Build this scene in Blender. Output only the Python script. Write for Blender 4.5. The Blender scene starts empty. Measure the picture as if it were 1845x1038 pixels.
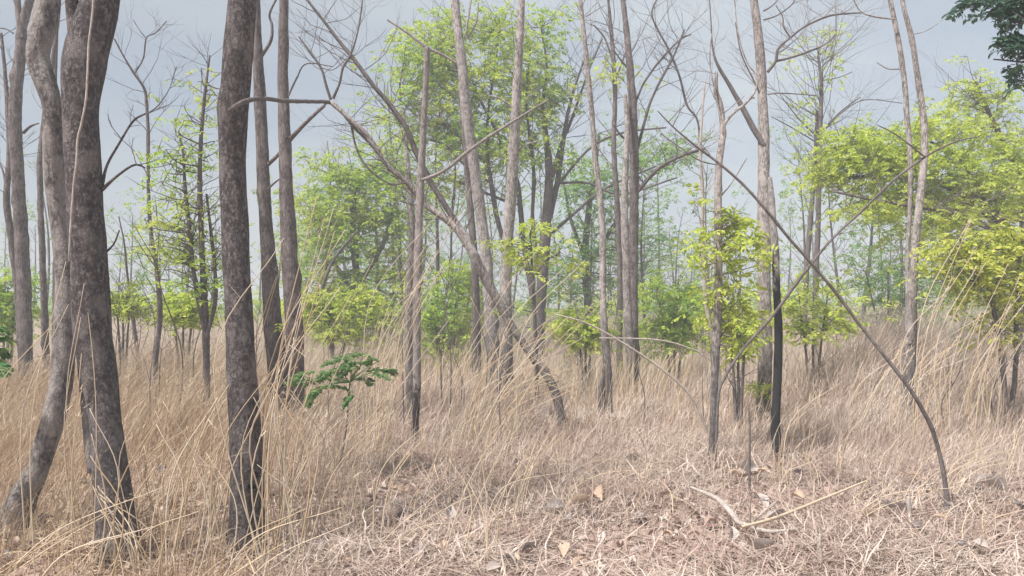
import bpy, math
import numpy as np
from math import radians, pi

# ------------------------------------------------------------------ camera, sky, sun, exposure
scene = bpy.context.scene
COL = scene.collection
F = 1342.0                      # focal length in pixels of the 1845 px wide photograph
HORIZON = 560.0
CAM_Z = 1.6
PITCH = math.atan((HORIZON - 519.0) / F)
cam_data = bpy.data.cameras.new("camera")
cam_data.sensor_width = 36.0
cam_data.lens = 36.0 * F / 1845.0
cam_data.clip_start = 0.05
cam_data.clip_end = 3000.0
cam = bpy.data.objects.new("camera", cam_data)
cam.location = (0, 0, CAM_Z)
cam.rotation_euler = (radians(90) + PITCH, 0, 0)
COL.objects.link(cam)
scene.camera = cam

SUN_ELEV, SUN_AZ = radians(58), radians(232)      # azimuth clockwise from +Y: the sun stands behind and to one side
world = bpy.data.worlds.new("World")
scene.world = world
world.use_nodes = True
wn, wl = world.node_tree.nodes, world.node_tree.links
wn.clear()
sky = wn.new("ShaderNodeTexSky")
sky.sky_type = 'NISHITA'
sky.sun_disc = False
sky.sun_elevation = SUN_ELEV
sky.sun_rotation = SUN_AZ
sky.air_density = 1.0
sky.dust_density = 3.0
sky.ozone_density = 1.0
bg1 = wn.new("ShaderNodeBackground"); bg1.inputs[1].default_value = 0.08
wl.new(sky.outputs[0], bg1.inputs[0])
tc = wn.new("ShaderNodeTexCoord")
mp = wn.new("ShaderNodeMapping"); mp.inputs['Scale'].default_value = (1.3, 1.3, 4.5)
wl.new(tc.outputs['Generated'], mp.inputs['Vector'])
nz = wn.new("ShaderNodeTexNoise"); nz.inputs['Scale'].default_value = 1.6; nz.inputs['Detail'].default_value = 5
wl.new(mp.outputs[0], nz.inputs['Vector'])
mr = wn.new("ShaderNodeMapRange")
mr.inputs[1].default_value = 0.3; mr.inputs[2].default_value = 0.7
mr.inputs[3].default_value = 0.55; mr.inputs[4].default_value = 0.95
wl.new(nz.outputs[0], mr.inputs[0])
# thin high overcast, its left side dimmed to imitate vignetting
sep = wn.new("ShaderNodeSeparateXYZ"); wl.new(tc.outputs['Generated'], sep.inputs[0])
mg = wn.new("ShaderNodeMapRange"); mg.interpolation_type = 'SMOOTHSTEP'
mg.inputs[1].default_value = -0.75; mg.inputs[2].default_value = 0.55
mg.inputs[3].default_value = 0.225; mg.inputs[4].default_value = 0.30
wl.new(sep.outputs[0], mg.inputs[0])
bg2 = wn.new("ShaderNodeBackground"); bg2.inputs[0].default_value = (0.88, 0.95, 1.0, 1)
mcl = wn.new("ShaderNodeMapRange"); mcl.inputs[1].default_value = 0.32; mcl.inputs[2].default_value = 0.72
mcl.inputs[3].default_value = 0.86; mcl.inputs[4].default_value = 1.2
wl.new(nz.outputs[0], mcl.inputs[0])
mcm = wn.new("ShaderNodeMath"); mcm.operation = 'MULTIPLY'
wl.new(mg.outputs[0], mcm.inputs[0]); wl.new(mcl.outputs[0], mcm.inputs[1])
wl.new(mcm.outputs[0], bg2.inputs[1])
mixw = wn.new("ShaderNodeMixShader")
wl.new(mr.outputs[0], mixw.inputs[0]); wl.new(bg1.outputs[0], mixw.inputs[1]); wl.new(bg2.outputs[0], mixw.inputs[2])
wo = wn.new("ShaderNodeOutputWorld"); wl.new(mixw.outputs[0], wo.inputs[0])

sun_data = bpy.data.lights.new("sun", 'SUN')
sun_data.energy = 3.1
sun_data.angle = radians(4.0)
sun_data.color = (1.0, 0.955, 0.91)
sun = bpy.data.objects.new("sun", sun_data)
sun.rotation_euler = (pi/2 - SUN_ELEV, 0, pi - SUN_AZ)
sun.location = (0, 0, 30)
COL.objects.link(sun)

scene.view_settings.view_transform = 'Standard'
scene.view_settings.look = 'None'
scene.view_settings.exposure = 1.25
scene.view_settings.gamma = 1.0
scene.view_settings.use_curve_mapping = False
scene.cycles.max_bounces = 9
scene.cycles.diffuse_bounces = 7
scene.cycles.transmission_bounces = 6
scene.cycles.use_denoising = True

# ------------------------------------------------------------------ helpers
rng = np.random.default_rng(7)
cP, sP = math.cos(PITCH), math.sin(PITCH)

def at(px, py, Y):
    """the point that stands Y metres ahead on the sight line of a pixel"""
    dx, dz = (px - 922.5) / F, -(py - 519.0) / F
    y, z = cP - sP * dz, sP + cP * dz
    return np.array([dx * Y / y, Y, CAM_Z + z * Y / y])

def gz(x, y):
    return (0.05 * np.sin(0.9 * x + 1.3) * np.sin(0.7 * y + 0.4) + 0.03 * np.sin(2.3 * x - 0.6) * np.sin(1.9 * y + 2.0)
            + 0.04 * np.sin(0.31 * x + 0.17 * y))

class MB:
    def __init__(self):
        self.v, self.q, self.t, self.n = [], [], [], 0
    def add(self, v, q=None, t=None):
        v = np.asarray(v, dtype=np.float64).reshape(-1, 3)
        if q is not None and len(q): self.q.append(np.asarray(q, dtype=np.int64).reshape(-1, 4) + self.n)
        if t is not None and len(t): self.t.append(np.asarray(t, dtype=np.int64).reshape(-1, 3) + self.n)
        self.v.append(v); self.n += len(v)
    def build(self, name, mat, parent=None, origin=None, smooth=True):
        v = np.concatenate(self.v) if self.v else np.zeros((0, 3))
        if origin is not None: v = v - np.asarray(origin)
        q = np.concatenate(self.q) if self.q else np.zeros((0, 4), np.int64)
        t = np.concatenate(self.t) if self.t else np.zeros((0, 3), np.int64)
        me = bpy.data.meshes.new(name)
        me.vertices.add(len(v)); me.vertices.foreach_set('co', v.astype(np.float32).ravel())
        me.loops.add(len(q) * 4 + len(t) * 3)
        me.loops.foreach_set('vertex_index', np.concatenate([q.ravel(), t.ravel()]).astype(np.int32))
        me.polygons.add(len(q) + len(t))
        ls = np.concatenate([np.arange(len(q)) * 4, len(q) * 4 + np.arange(len(t)) * 3]).astype(np.int32)
        me.polygons.foreach_set('loop_start', ls)
        if smooth:
            me.polygons.foreach_set('use_smooth', np.ones(len(q) + len(t), dtype=bool))
        me.update(calc_edges=True); me.validate()
        me.materials.append(mat)
        o = bpy.data.objects.new(name, me)
        COL.objects.link(o)
        if parent is not None: o.parent = parent
        elif origin is not None: o.location = origin
        return o

def tag(o, label=None, cat=None, group=None, kind=None):
    if label: o['label'] = label
    if cat: o['category'] = cat
    if group: o['group'] = group
    if kind: o['kind'] = kind
    return o

def thing(name, label, cat, loc, group=None):
    o = bpy.data.objects.new(name, None)
    o.empty_display_size = 0.2
    o.location = loc
    COL.objects.link(o)
    return tag(o, label, cat, group)

def copy_tree(root, loc, rz, sc, label=None):
    r = root.copy(); COL.objects.link(r)
    r.location = loc; r.rotation_euler = (0, 0, rz); r.scale = sc
    if label: r['label'] = label
    for ch in root.children:
        c = ch.copy(); COL.objects.link(c); c.parent = r
    return r

def spline(P, n_per=8):
    """Catmull-Rom through rows of P (any number of columns)"""
    P = np.asarray(P, float)
    if len(P) < 3:
        t = np.linspace(0, 1, n_per + 1)[:, None]
        return P[0] * (1 - t) + P[-1] * t
    Q = np.vstack([2 * P[0] - P[1], P, 2 * P[-1] - P[-2]])
    out = []
    for i in range(1, len(Q) - 2):
        t = np.linspace(0, 1, n_per, endpoint=False)[:, None]
        a, b, c, d = Q[i - 1], Q[i], Q[i + 1], Q[i + 2]
        out.append(0.5 * (2 * b + (c - a) * t + (2 * a - 5 * b + 4 * c - d) * t ** 2 + (3 * b - a - 3 * c + d) * t ** 3))
    out.append(P[-1][None])
    return np.vstack(out)

def resample(P, step):
    d = np.r_[0, np.cumsum(np.linalg.norm(np.diff(P[:, :3], axis=0), axis=1))]
    n = max(3, int(d[-1] / step) + 1)
    s = np.linspace(0, d[-1], n)
    return np.stack([np.interp(s, d, P[:, k]) for k in range(P.shape[1])], 1), s

def tube(mb, P, R, sides=8, rough=0.0, flare=0.0, lumps=0, r=None):
    r = r or rng
    P = np.asarray(P, float); R = np.asarray(R, float)
    n = len(P)
    T = np.gradient(P, axis=0); T /= np.linalg.norm(T, axis=1)[:, None] + 1e-9
    u = np.cross(T[0], [0, 1, 0.13]); u /= np.linalg.norm(u) + 1e-9
    U = np.zeros((n, 3)); V = np.zeros((n, 3))
    for i in range(n):
        u = u - T[i] * np.dot(u, T[i]); u /= np.linalg.norm(u) + 1e-9
        U[i] = u; V[i] = np.cross(T[i], u)
    th = np.arange(sides) * 2 * pi / sides
    s = np.r_[0, np.cumsum(np.linalg.norm(np.diff(P, axis=0), axis=1))]
    RR = np.repeat(R[:, None], sides, 1)
    if rough:
        nz_ = np.zeros((n, sides))
        for k in range(9):
            m = r.integers(1, 7); fr = r.uniform(1.5, 22)
            nz_ += r.uniform(0.3, 1) / (1 + 0.12 * fr) * np.sin(m * th[None] + fr * s[:, None] + r.uniform(0, 6.3))
        nz_ += 0.5 * r.standard_normal((n, sides)) * 0.35
        RR *= 1 + rough * nz_
    if flare:
        lob = 0.75 + 0.25 * np.cos(5 * th + r.uniform(0, 6))
        RR *= 1 + flare * np.exp(-s[:, None] / 0.16) * lob[None]
    for _ in range(lumps):
        s0, t0 = r.uniform(0.1, 0.95) * s[-1], r.uniform(0, 2 * pi)
        dth = (th[None] - t0 + pi) % (2 * pi) - pi
        RR *= 1 + r.uniform(0.12, 0.35) * np.exp(-((s[:, None] - s0) / (1.1 * R.mean() + 0.01)) ** 2 - (dth / 0.8) ** 2)
    V3 = P[:, None, :] + RR[..., None] * (np.cos(th)[None, :, None] * U[:, None, :] + np.sin(th)[None, :, None] * V[:, None, :])
    idx = np.arange(n * sides).reshape(n, sides)
    a = idx[:-1]; b = idx[1:]
    quads = np.stack([a, np.roll(a, -1, 1), np.roll(b, -1, 1), b], -1).reshape(-1, 4)
    tip = P[-1] + T[-1] * R[-1] * 0.7
    v = np.vstack([V3.reshape(-1, 3), tip[None]])
    top = idx[-1]
    tris = np.stack([top, np.roll(top, -1), np.full(sides, n * sides)], -1)
    mb.add(v, quads, tris)

def unit(v):
    return v / (np.linalg.norm(v, axis=-1, keepdims=True) + 1e-9)

def grow(mb, p, d, L, rad, depth, r, up=0.15, ends=None, sides=4):
    """a bare branch that forks on"""
    n = 6
    pts = [p]; dd = unit(np.asarray(d, float))
    for i in range(n):
        dd = unit(dd + r.normal(0, 0.12, 3) + np.array([0, 0, up * 0.25]))
        pts.append(pts[-1] + dd * L / n)
    pts = np.array(pts)
    R = np.linspace(rad, rad * 0.45, n + 1)
    tube(mb, pts, R, sides)
    if ends is not None: ends.append(pts[-1])
    if depth <= 0: return
    for k in range(r.integers(2, 4)):
        i = r.integers(2, n + 1)
        ax = unit(r.normal(0, 1, 3))
        nd = unit(unit(pts[i] - pts[i - 1]) + ax * r.uniform(0.5, 0.95) + np.array([0, 0, up]))
        grow(mb, pts[i], nd, L * r.uniform(0.45, 0.75), R[i] * 0.62, depth - 1, r, up, ends, 3 if depth < 2 else sides)

LEAF = 1.3
def sprays(mb, C, L, pairs, leaf, r, droop=0.3, width=0.45, D0=None):
    """pinnate sprays: C = points (n,3); each carries a rachis with leaflets on both sides"""
    n = len(C)
    az = r.uniform(0, 2 * pi, n)
    el = r.normal(0.05, 0.35, n)
    d = np.stack([np.cos(az) * np.cos(el), np.sin(az) * np.cos(el), np.sin(el)], 1)
    if D0 is not None: d = unit(d * 0.6 + D0)
    Ls = L * r.uniform(0.6, 1.25, n)
    up = unit(np.array([0, 0, 1.0]) + r.normal(0, 0.45, (n, 3)))
    side = unit(np.cross(d, up)); up = np.cross(side, d)
    for k in range(pairs):
        t = (k + 0.6) / pairs
        cen = C + d * (Ls * t)[:, None] - np.array([0, 0, 1]) * (droop * Ls * t * t)[:, None]
        for sg in (-1, 1):
            ll = leaf * LEAF * r.uniform(0.6, 1.35, n) * (1.0 - 0.35 * abs(t - 0.45))
            ld = unit(side * sg + d * r.uniform(0.2, 0.7, n)[:, None] - np.array([0, 0, 1]) * r.uniform(0.0, 0.5, n)[:, None]
                      + r.normal(0, 0.15, (n, 3)))
            nn = unit(up + r.normal(0, 0.4, (n, 3)))
            wv = unit(np.cross(ld, nn))
            nn = np.cross(wv, ld)
            w = (ll * width * 0.5)[:, None]
            l1 = ll[:, None]
            b0 = cen
            v = np.stack([b0, b0 + ld * l1 * 0.5 + wv * w + nn * w * 0.25, b0 + ld * l1 - nn * l1 * 0.08,
                          b0 + ld * l1 * 0.5 - wv * w + nn * w * 0.25], 1)
            base = np.arange(n)[:, None] * 4
            t_ = np.concatenate([base + np.array([[0, 2, 1]]), base + np.array([[0, 3, 2]])], 0)
            mb.add(v.reshape(-1, 3), None, t_)

# ------------------------------------------------------------------ materials
def new_mat(name):
    m = bpy.data.materials.new(name); m.use_nodes = True
    n, l = m.node_tree.nodes, m.node_tree.links
    return m, n, l, n['Principled BSDF']

def rgb(c): return (c[0], c[1], c[2], 1.0)

def ramp(n, stops, interp='LINEAR'):
    r_ = n.new("ShaderNodeValToRGB"); cr = r_.color_ramp; cr.interpolation = interp
    while len(cr.elements) < len(stops): cr.elements.new(0.5)
    for e, (p, c) in zip(cr.elements, stops): e.position = p; e.color = rgb(c)
    return r_

def bark(name, dark, mid, light, scale=1.0, char=None, char_col=(0.045, 0.040, 0.041), lichen=0.5, bump=0.5, zs=0.28, lth=0.47):
    m, n, l, b = new_mat(name)
    tcn = n.new("ShaderNodeTexCoord")
    mpn = n.new("ShaderNodeMapping"); mpn.inputs['Scale'].default_value = (1, 1, zs)
    l.new(tcn.outputs['Object'], mpn.inputs[0])
    n1 = n.new("ShaderNodeTexNoise"); n1.inputs['Scale'].default_value = 38 * scale; n1.inputs['Detail'].default_value = 8; n1.inputs['Roughness'].default_value = 0.7
    l.new(mpn.outputs[0], n1.inputs['Vector'])
    r1 = ramp(n, [(0.36, dark), (0.52, mid), (0.64, light)])
    l.new(n1.outputs[0], r1.inputs[0])
    n2 = n.new("ShaderNodeTexNoise"); n2.inputs['Scale'].default_value = 7 * scale; n2.inputs['Detail'].default_value = 6; n2.inputs['Roughness'].default_value = 0.65
    mp2 = n.new("ShaderNodeMapping"); mp2.inputs['Scale'].default_value = (1, 1, 0.55)
    l.new(tcn.outputs['Object'], mp2.inputs[0]); l.new(mp2.outputs[0], n2.inputs['Vector'])
    r2 = ramp(n, [(lth, (0, 0, 0)), (lth + 0.13, (lichen,) * 3)])
    l.new(n2.outputs[0], r2.inputs[0])
    mx = n.new("ShaderNodeMix"); mx.data_type = 'RGBA'
    l.new(r2.outputs[0], mx.inputs['Factor']); l.new(r1.outputs[0], mx.inputs['A'])
    mx.inputs['B'].default_value = rgb(light)
    out = mx.outputs['Result']
    # dark cracks
    wq = n.new("ShaderNodeVectorMath"); wq.operation = 'MULTIPLY_ADD'; wq.inputs[1].default_value = (0.09,) * 3
    l.new(n2.outputs['Color'], wq.inputs[0]); l.new(mpn.outputs[0], wq.inputs[2])
    vo = n.new("ShaderNodeTexVoronoi"); vo.feature = 'DISTANCE_TO_EDGE'; vo.inputs['Scale'].default_value = 30 * scale
    l.new(wq.outputs[0], vo.inputs['Vector'])
    rv = ramp(n, [(0.0, (0.45,) * 3), (0.12, (1, 1, 1))]); l.new(vo.outputs['Distance'], rv.inputs[0])
    mm = n.new("ShaderNodeMix"); mm.data_type = 'RGBA'; mm.blend_type = 'MULTIPLY'; mm.inputs['Factor'].default_value = 0.4
    l.new(out, mm.inputs['A']); l.new(rv.outputs[0], mm.inputs['B']); out = mm.outputs['Result']
    if char is not None:
        sx = n.new("ShaderNodeSeparateXYZ"); l.new(tcn.outputs['Object'], sx.inputs[0])
        ad = n.new("ShaderNodeMath"); ad.operation = 'MULTIPLY_ADD'; ad.inputs[1].default_value = 1.8
        l.new(n2.outputs[0], ad.inputs[0]); l.new(sx.outputs[2], ad.inputs[2])
        mrn = n.new("ShaderNodeMapRange"); mrn.inputs[1].default_value = char[0] + 0.9; mrn.inputs[2].default_value = char[1] + 0.9
        mrn.inputs[3].default_value = char[2]; mrn.inputs[4].default_value = 0.0
        l.new(ad.outputs[0], mrn.inputs[0])
        mc = n.new("ShaderNodeMix"); mc.data_type = 'RGBA'
        l.new(mrn.outputs[0], mc.inputs['Factor']); l.new(out, mc.inputs['A']); mc.inputs['B'].default_value = rgb(char_col)
        out = mc.outputs['Result']
    l.new(out, b.inputs['Base Color'])
    b.inputs['Roughness'].default_value = 0.9
    b.inputs['Specular IOR Level'].default_value = 0.15
    bp = n.new("ShaderNodeBump"); bp.inputs['Strength'].default_value = bump; bp.inputs['Distance'].default_value = 0.012
    mxh = n.new("ShaderNodeMath"); mxh.operation = 'MULTIPLY'
    l.new(n1.outputs[0], mxh.inputs[0]); l.new(rv.outputs[0], mxh.inputs[1])
    l.new(mxh.outputs[0], bp.inputs['Height']); l.new(bp.outputs[0], b.inputs['Normal'])
    return m

def thin(name, stops, trans=0.3, rough=0.6, tcol=None, spec=0.25, patch=None):
    """leaves and straw: a colour per island, some light passing through"""
    m, n, l, b = new_mat(name)
    g = n.new("ShaderNodeNewGeometry")
    r_ = ramp(n, stops); l.new(g.outputs['Random Per Island'], r_.inputs[0])
    out = r_.outputs[0]
    if patch:
        tcn = n.new("ShaderNodeTexCoord")
        nn = n.new("ShaderNodeTexNoise"); nn.inputs['Scale'].default_value = patch[0]; nn.inputs['Detail'].default_value = 4
        l.new(tcn.outputs['Object'], nn.inputs['Vector'])
        rr = ramp(n, [(0.42, (0, 0, 0)), (0.62, (patch[2],) * 3)]); l.new(nn.outputs[0], rr.inputs[0])
        mx = n.new("ShaderNodeMix"); mx.data_type = 'RGBA'
        l.new(rr.outputs[0], mx.inputs['Factor']); l.new(out, mx.inputs['A']); mx.inputs['B'].default_value = rgb(patch[1])
        out = mx.outputs['Result']
    l.new(out, b.inputs['Base Color'])
    b.inputs['Roughness'].default_value = rough
    b.inputs['Specular IOR Level'].default_value = spec
    tr = n.new("ShaderNodeBsdfTranslucent")
    if tcol:
        mt = n.new("ShaderNodeMix"); mt.data_type = 'RGBA'; mt.blend_type = 'MULTIPLY'; mt.inputs['Factor'].default_value = 1.0
        l.new(out, mt.inputs['A']); mt.inputs['B'].default_value = rgb(tcol); l.new(mt.outputs['Result'], tr.inputs[0])
    else:
        l.new(out, tr.inputs[0])
    ms = n.new("ShaderNodeMixShader"); ms.inputs[0].default_value = trans
    l.new(b.outputs[0], ms.inputs[1]); l.new(tr.outputs[0], ms.inputs[2])
    l.new(ms.outputs[0], n['Material Output'].inputs[0])
    return m

M = {}
M['bark_dark'] = bark('bark_dark', (0.046, 0.039, 0.040), (0.09, 0.077, 0.077), (0.225, 0.20, 0.195), 1.2, lichen=0.65, zs=0.6, bump=0.9, lth=0.49)
M['bark_grey'] = bark('bark_grey', (0.065, 0.056, 0.055), (0.135, 0.118, 0.114), (0.33, 0.30, 0.285), 1.1, lichen=0.85, zs=0.6, bump=0.8, lth=0.42)
M['bark_brown'] = bark('bark_brown', (0.06, 0.05, 0.047), (0.135, 0.11, 0.105), (0.28, 0.24, 0.23), 1.4, char=(0.5, 1.5, 0.6))
M['bark_pale'] = bark('bark_pale', (0.10, 0.08, 0.075), (0.27, 0.235, 0.22), (0.56, 0.51, 0.48), 1.6, char=(0.5, 1.9, 0.65))
M['bark_pole'] = bark('bark_pole', (0.12, 0.10, 0.095), (0.25, 0.215, 0.20), (0.40, 0.36, 0.34), 1.8, char=(0.62, 0.72, 1.0))
M['bark_black'] = bark('bark_black', (0.13, 0.12, 0.115), (0.26, 0.235, 0.225), (0.40, 0.37, 0.36), 1.6, char=(1.75, 2.05, 1.0), char_col=(0.028, 0.027, 0.029))
M['bark_thin'] = bark('bark_thin', (0.06, 0.05, 0.05), (0.12, 0.10, 0.10), (0.22, 0.19, 0.18), 2.5, bump=0.3)
M['bark_twig'] = bark('bark_twig', (0.07, 0.06, 0.058), (0.14, 0.12, 0.115), (0.24, 0.21, 0.20), 2.5, bump=0.2)
M['stick_pale'] = bark('stick_pale', (0.26, 0.22, 0.19), (0.42, 0.36, 0.32), (0.55, 0.50, 0.46), 2.5, bump=0.25)
M['leaf_yellow'] = thin('leaf_yellow', [(0.0, (0.32, 0.46, 0.07)), (0.5, (0.51, 0.61, 0.10)), (1.0, (0.67, 0.71, 0.17))], 0.5, tcol=(1, 1, 0.7), patch=(1.1, (0.58, 0.64, 0.16), 0.6))
M['leaf_gold'] = thin('leaf_gold', [(0.0, (0.36, 0.44, 0.08)), (0.5, (0.55, 0.60, 0.12)), (1.0, (0.68, 0.68, 0.18))], 0.5, tcol=(1, 1, 0.7))
M['leaf_green'] = thin('leaf_green', [(0.0, (0.17, 0.35, 0.055)), (0.5, (0.35, 0.53, 0.08)), (1.0, (0.56, 0.66, 0.12))], 0.5, tcol=(1, 1, 0.7), patch=(0.8, (0.56, 0.58, 0.12), 0.7))
M['leaf_mid'] = thin('leaf_mid', [(0.0, (0.11, 0.30, 0.11)), (0.5, (0.22, 0.43, 0.14)), (1.0, (0.42, 0.56, 0.16))], 0.5, tcol=(1, 1, 0.75), patch=(0.8, (0.36, 0.44, 0.13), 0.6))
M['leaf_dark'] = thin('leaf_dark', [(0.0, (0.05, 0.11, 0.09)), (0.6, (0.08, 0.17, 0.11)), (1.0, (0.14, 0.22, 0.12))], 0.35, rough=0.4)
M['leaf_fern'] = thin('leaf_fern', [(0.0, (0.09, 0.24, 0.10)), (0.5, (0.22, 0.38, 0.14)), (1.0, (0.46, 0.54, 0.24))], 0.4)
STRAW = [(0.0, (0.27, 0.19, 0.165)), (0.2, (0.44, 0.345, 0.29)), (0.6, (0.63, 0.525, 0.44)), (1.0, (0.77, 0.68, 0.60))]
GOLD = [(0.0, (0.29, 0.195, 0.135)), (0.25, (0.47, 0.36, 0.25)), (0.65, (0.61, 0.495, 0.36)), (1.0, (0.70, 0.60, 0.47))]
M['straw'] = thin('straw', STRAW, 0.25, 0.55, patch=(0.9, (0.36, 0.24, 0.20), 0.45))
M['straw_gold'] = thin('straw_gold', GOLD, 0.25, 0.55, patch=(0.9, (0.36, 0.22, 0.13), 0.4))
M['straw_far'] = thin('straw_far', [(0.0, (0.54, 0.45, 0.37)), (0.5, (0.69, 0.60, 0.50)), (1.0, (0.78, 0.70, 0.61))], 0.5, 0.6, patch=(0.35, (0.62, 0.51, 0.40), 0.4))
M['stalk'] = thin('stalk', [(0.0, (0.50, 0.36, 0.22)), (0.5, (0.64, 0.51, 0.36)), (1.0, (0.72, 0.62, 0.50))], 0.15, 0.5)
M['litter'] = thin('litter', [(0.0, (0.13, 0.085, 0.08)), (0.3, (0.29, 0.185, 0.155)), (0.65, (0.43, 0.32, 0.265)), (0.9, (0.54, 0.45, 0.39)), (1.0, (0.64, 0.58, 0.54))], 0.12, 0.7)
M['leaf_pale'] = thin('leaf_pale', [(0.0, (0.42, 0.36, 0.33)), (1.0, (0.54, 0.49, 0.46))], 0.1, 0.7, patch=(20, (0.30, 0.24, 0.21), 0.6))
M['leaf_tan'] = thin('leaf_tan', [(0.0, (0.50, 0.38, 0.28)), (1.0, (0.58, 0.45, 0.34))], 0.12, 0.7, patch=(18, (0.32, 0.21, 0.16), 0.6))
M['leaf_grey'] = thin('leaf_grey', [(0.0, (0.17, 0.14, 0.135)), (1.0, (0.22, 0.19, 0.185))], 0.08, 0.7, patch=(18, (0.33, 0.29, 0.27), 0.6))

def ground_mat():
    m, n, l, b = new_mat('soil')
    tcn = n.new("ShaderNodeTexCoord")
    n1 = n.new("ShaderNodeTexNoise"); n1.inputs['Scale'].default_value = 26; n1.inputs['Detail'].default_value = 8; n1.inputs['Roughness'].default_value = 0.75
    l.new(tcn.outputs['Object'], n1.inputs['Vector'])
    r1 = ramp(n, [(0.3, (0.20, 0.135, 0.115)), (0.48, (0.34, 0.25, 0.21)), (0.62, (0.47, 0.37, 0.31)), (0.75, (0.58, 0.50, 0.44))])
    l.new(n1.outputs[0], r1.inputs[0])
    n2 = n.new("ShaderNodeTexNoise"); n2.inputs['Scale'].default_value = 1.1; n2.inputs['Detail'].default_value = 5
    l.new(tcn.outputs['Object'], n2.inputs['Vector'])
    r2 = ramp(n, [(0.4, (0, 0, 0)), (0.65, (0.6,) * 3)]); l.new(n2.outputs[0], r2.inputs[0])
    mx = n.new("ShaderNodeMix"); mx.data_type = 'RGBA'
    l.new(r2.outputs[0], mx.inputs['Factor']); l.new(r1.outputs[0], mx.inputs['A']); mx.inputs['B'].default_value = (0.40, 0.285, 0.245, 1)
    l.new(mx.outputs['Result'], b.inputs['Base Color'])
    b.inputs['Roughness'].default_value = 0.95; b.inputs['Specular IOR Level'].default_value = 0.1
    bp = n.new("ShaderNodeBump"); bp.inputs['Strength'].default_value = 0.6; bp.inputs['Distance'].default_value = 0.03
    l.new(n1.outputs[0], bp.inputs['Height']); l.new(bp.outputs[0], b.inputs['Normal'])
    return m
M['soil'] = ground_mat()

# ------------------------------------------------------------------ ground
xs = np.r_[-600, -250, -120, -70, np.arange(-40, 40.1, 0.5), 70, 120, 250, 600]
ys = np.r_[-60, -20, np.arange(-4, 40.1, 0.5), 60, 90, 150, 300, 700, 1500]
X, Yg = np.meshgrid(xs, ys)
Z = gz(X, Yg) * np.clip((90 - np.hypot(X, Yg)) / 50, 0, 1)
mb = MB()
idx = np.arange(X.size).reshape(X.shape)
mb.add(np.stack([X, Yg, Z], -1).reshape(-1, 3),
       np.stack([idx[:-1, :-1], idx[:-1, 1:], idx[1:, 1:], idx[1:, :-1]], -1).reshape(-1, 4))
tag(mb.build('ground', M['soil']), 'dry reddish brown woodland floor under straw and leaf litter', kind='structure')

# ------------------------------------------------------------------ trees traced in the photograph
def trace(path, D, wob=0.0, r=None):
    """pixel path (x, y, width[, depth offset]) -> 3D points with radius"""
    r = r or rng
    out = []
    ph = r.uniform(0, 6.3)
    for i, p in enumerate(path):
        off = p[3] if len(p) > 3 else wob * math.sin(ph + i * 0.9)
        d = D + off
        out.append(np.r_[at(p[0], p[1], d), p[2] * 0.5 * d / F])
    return np.array(out)

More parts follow.
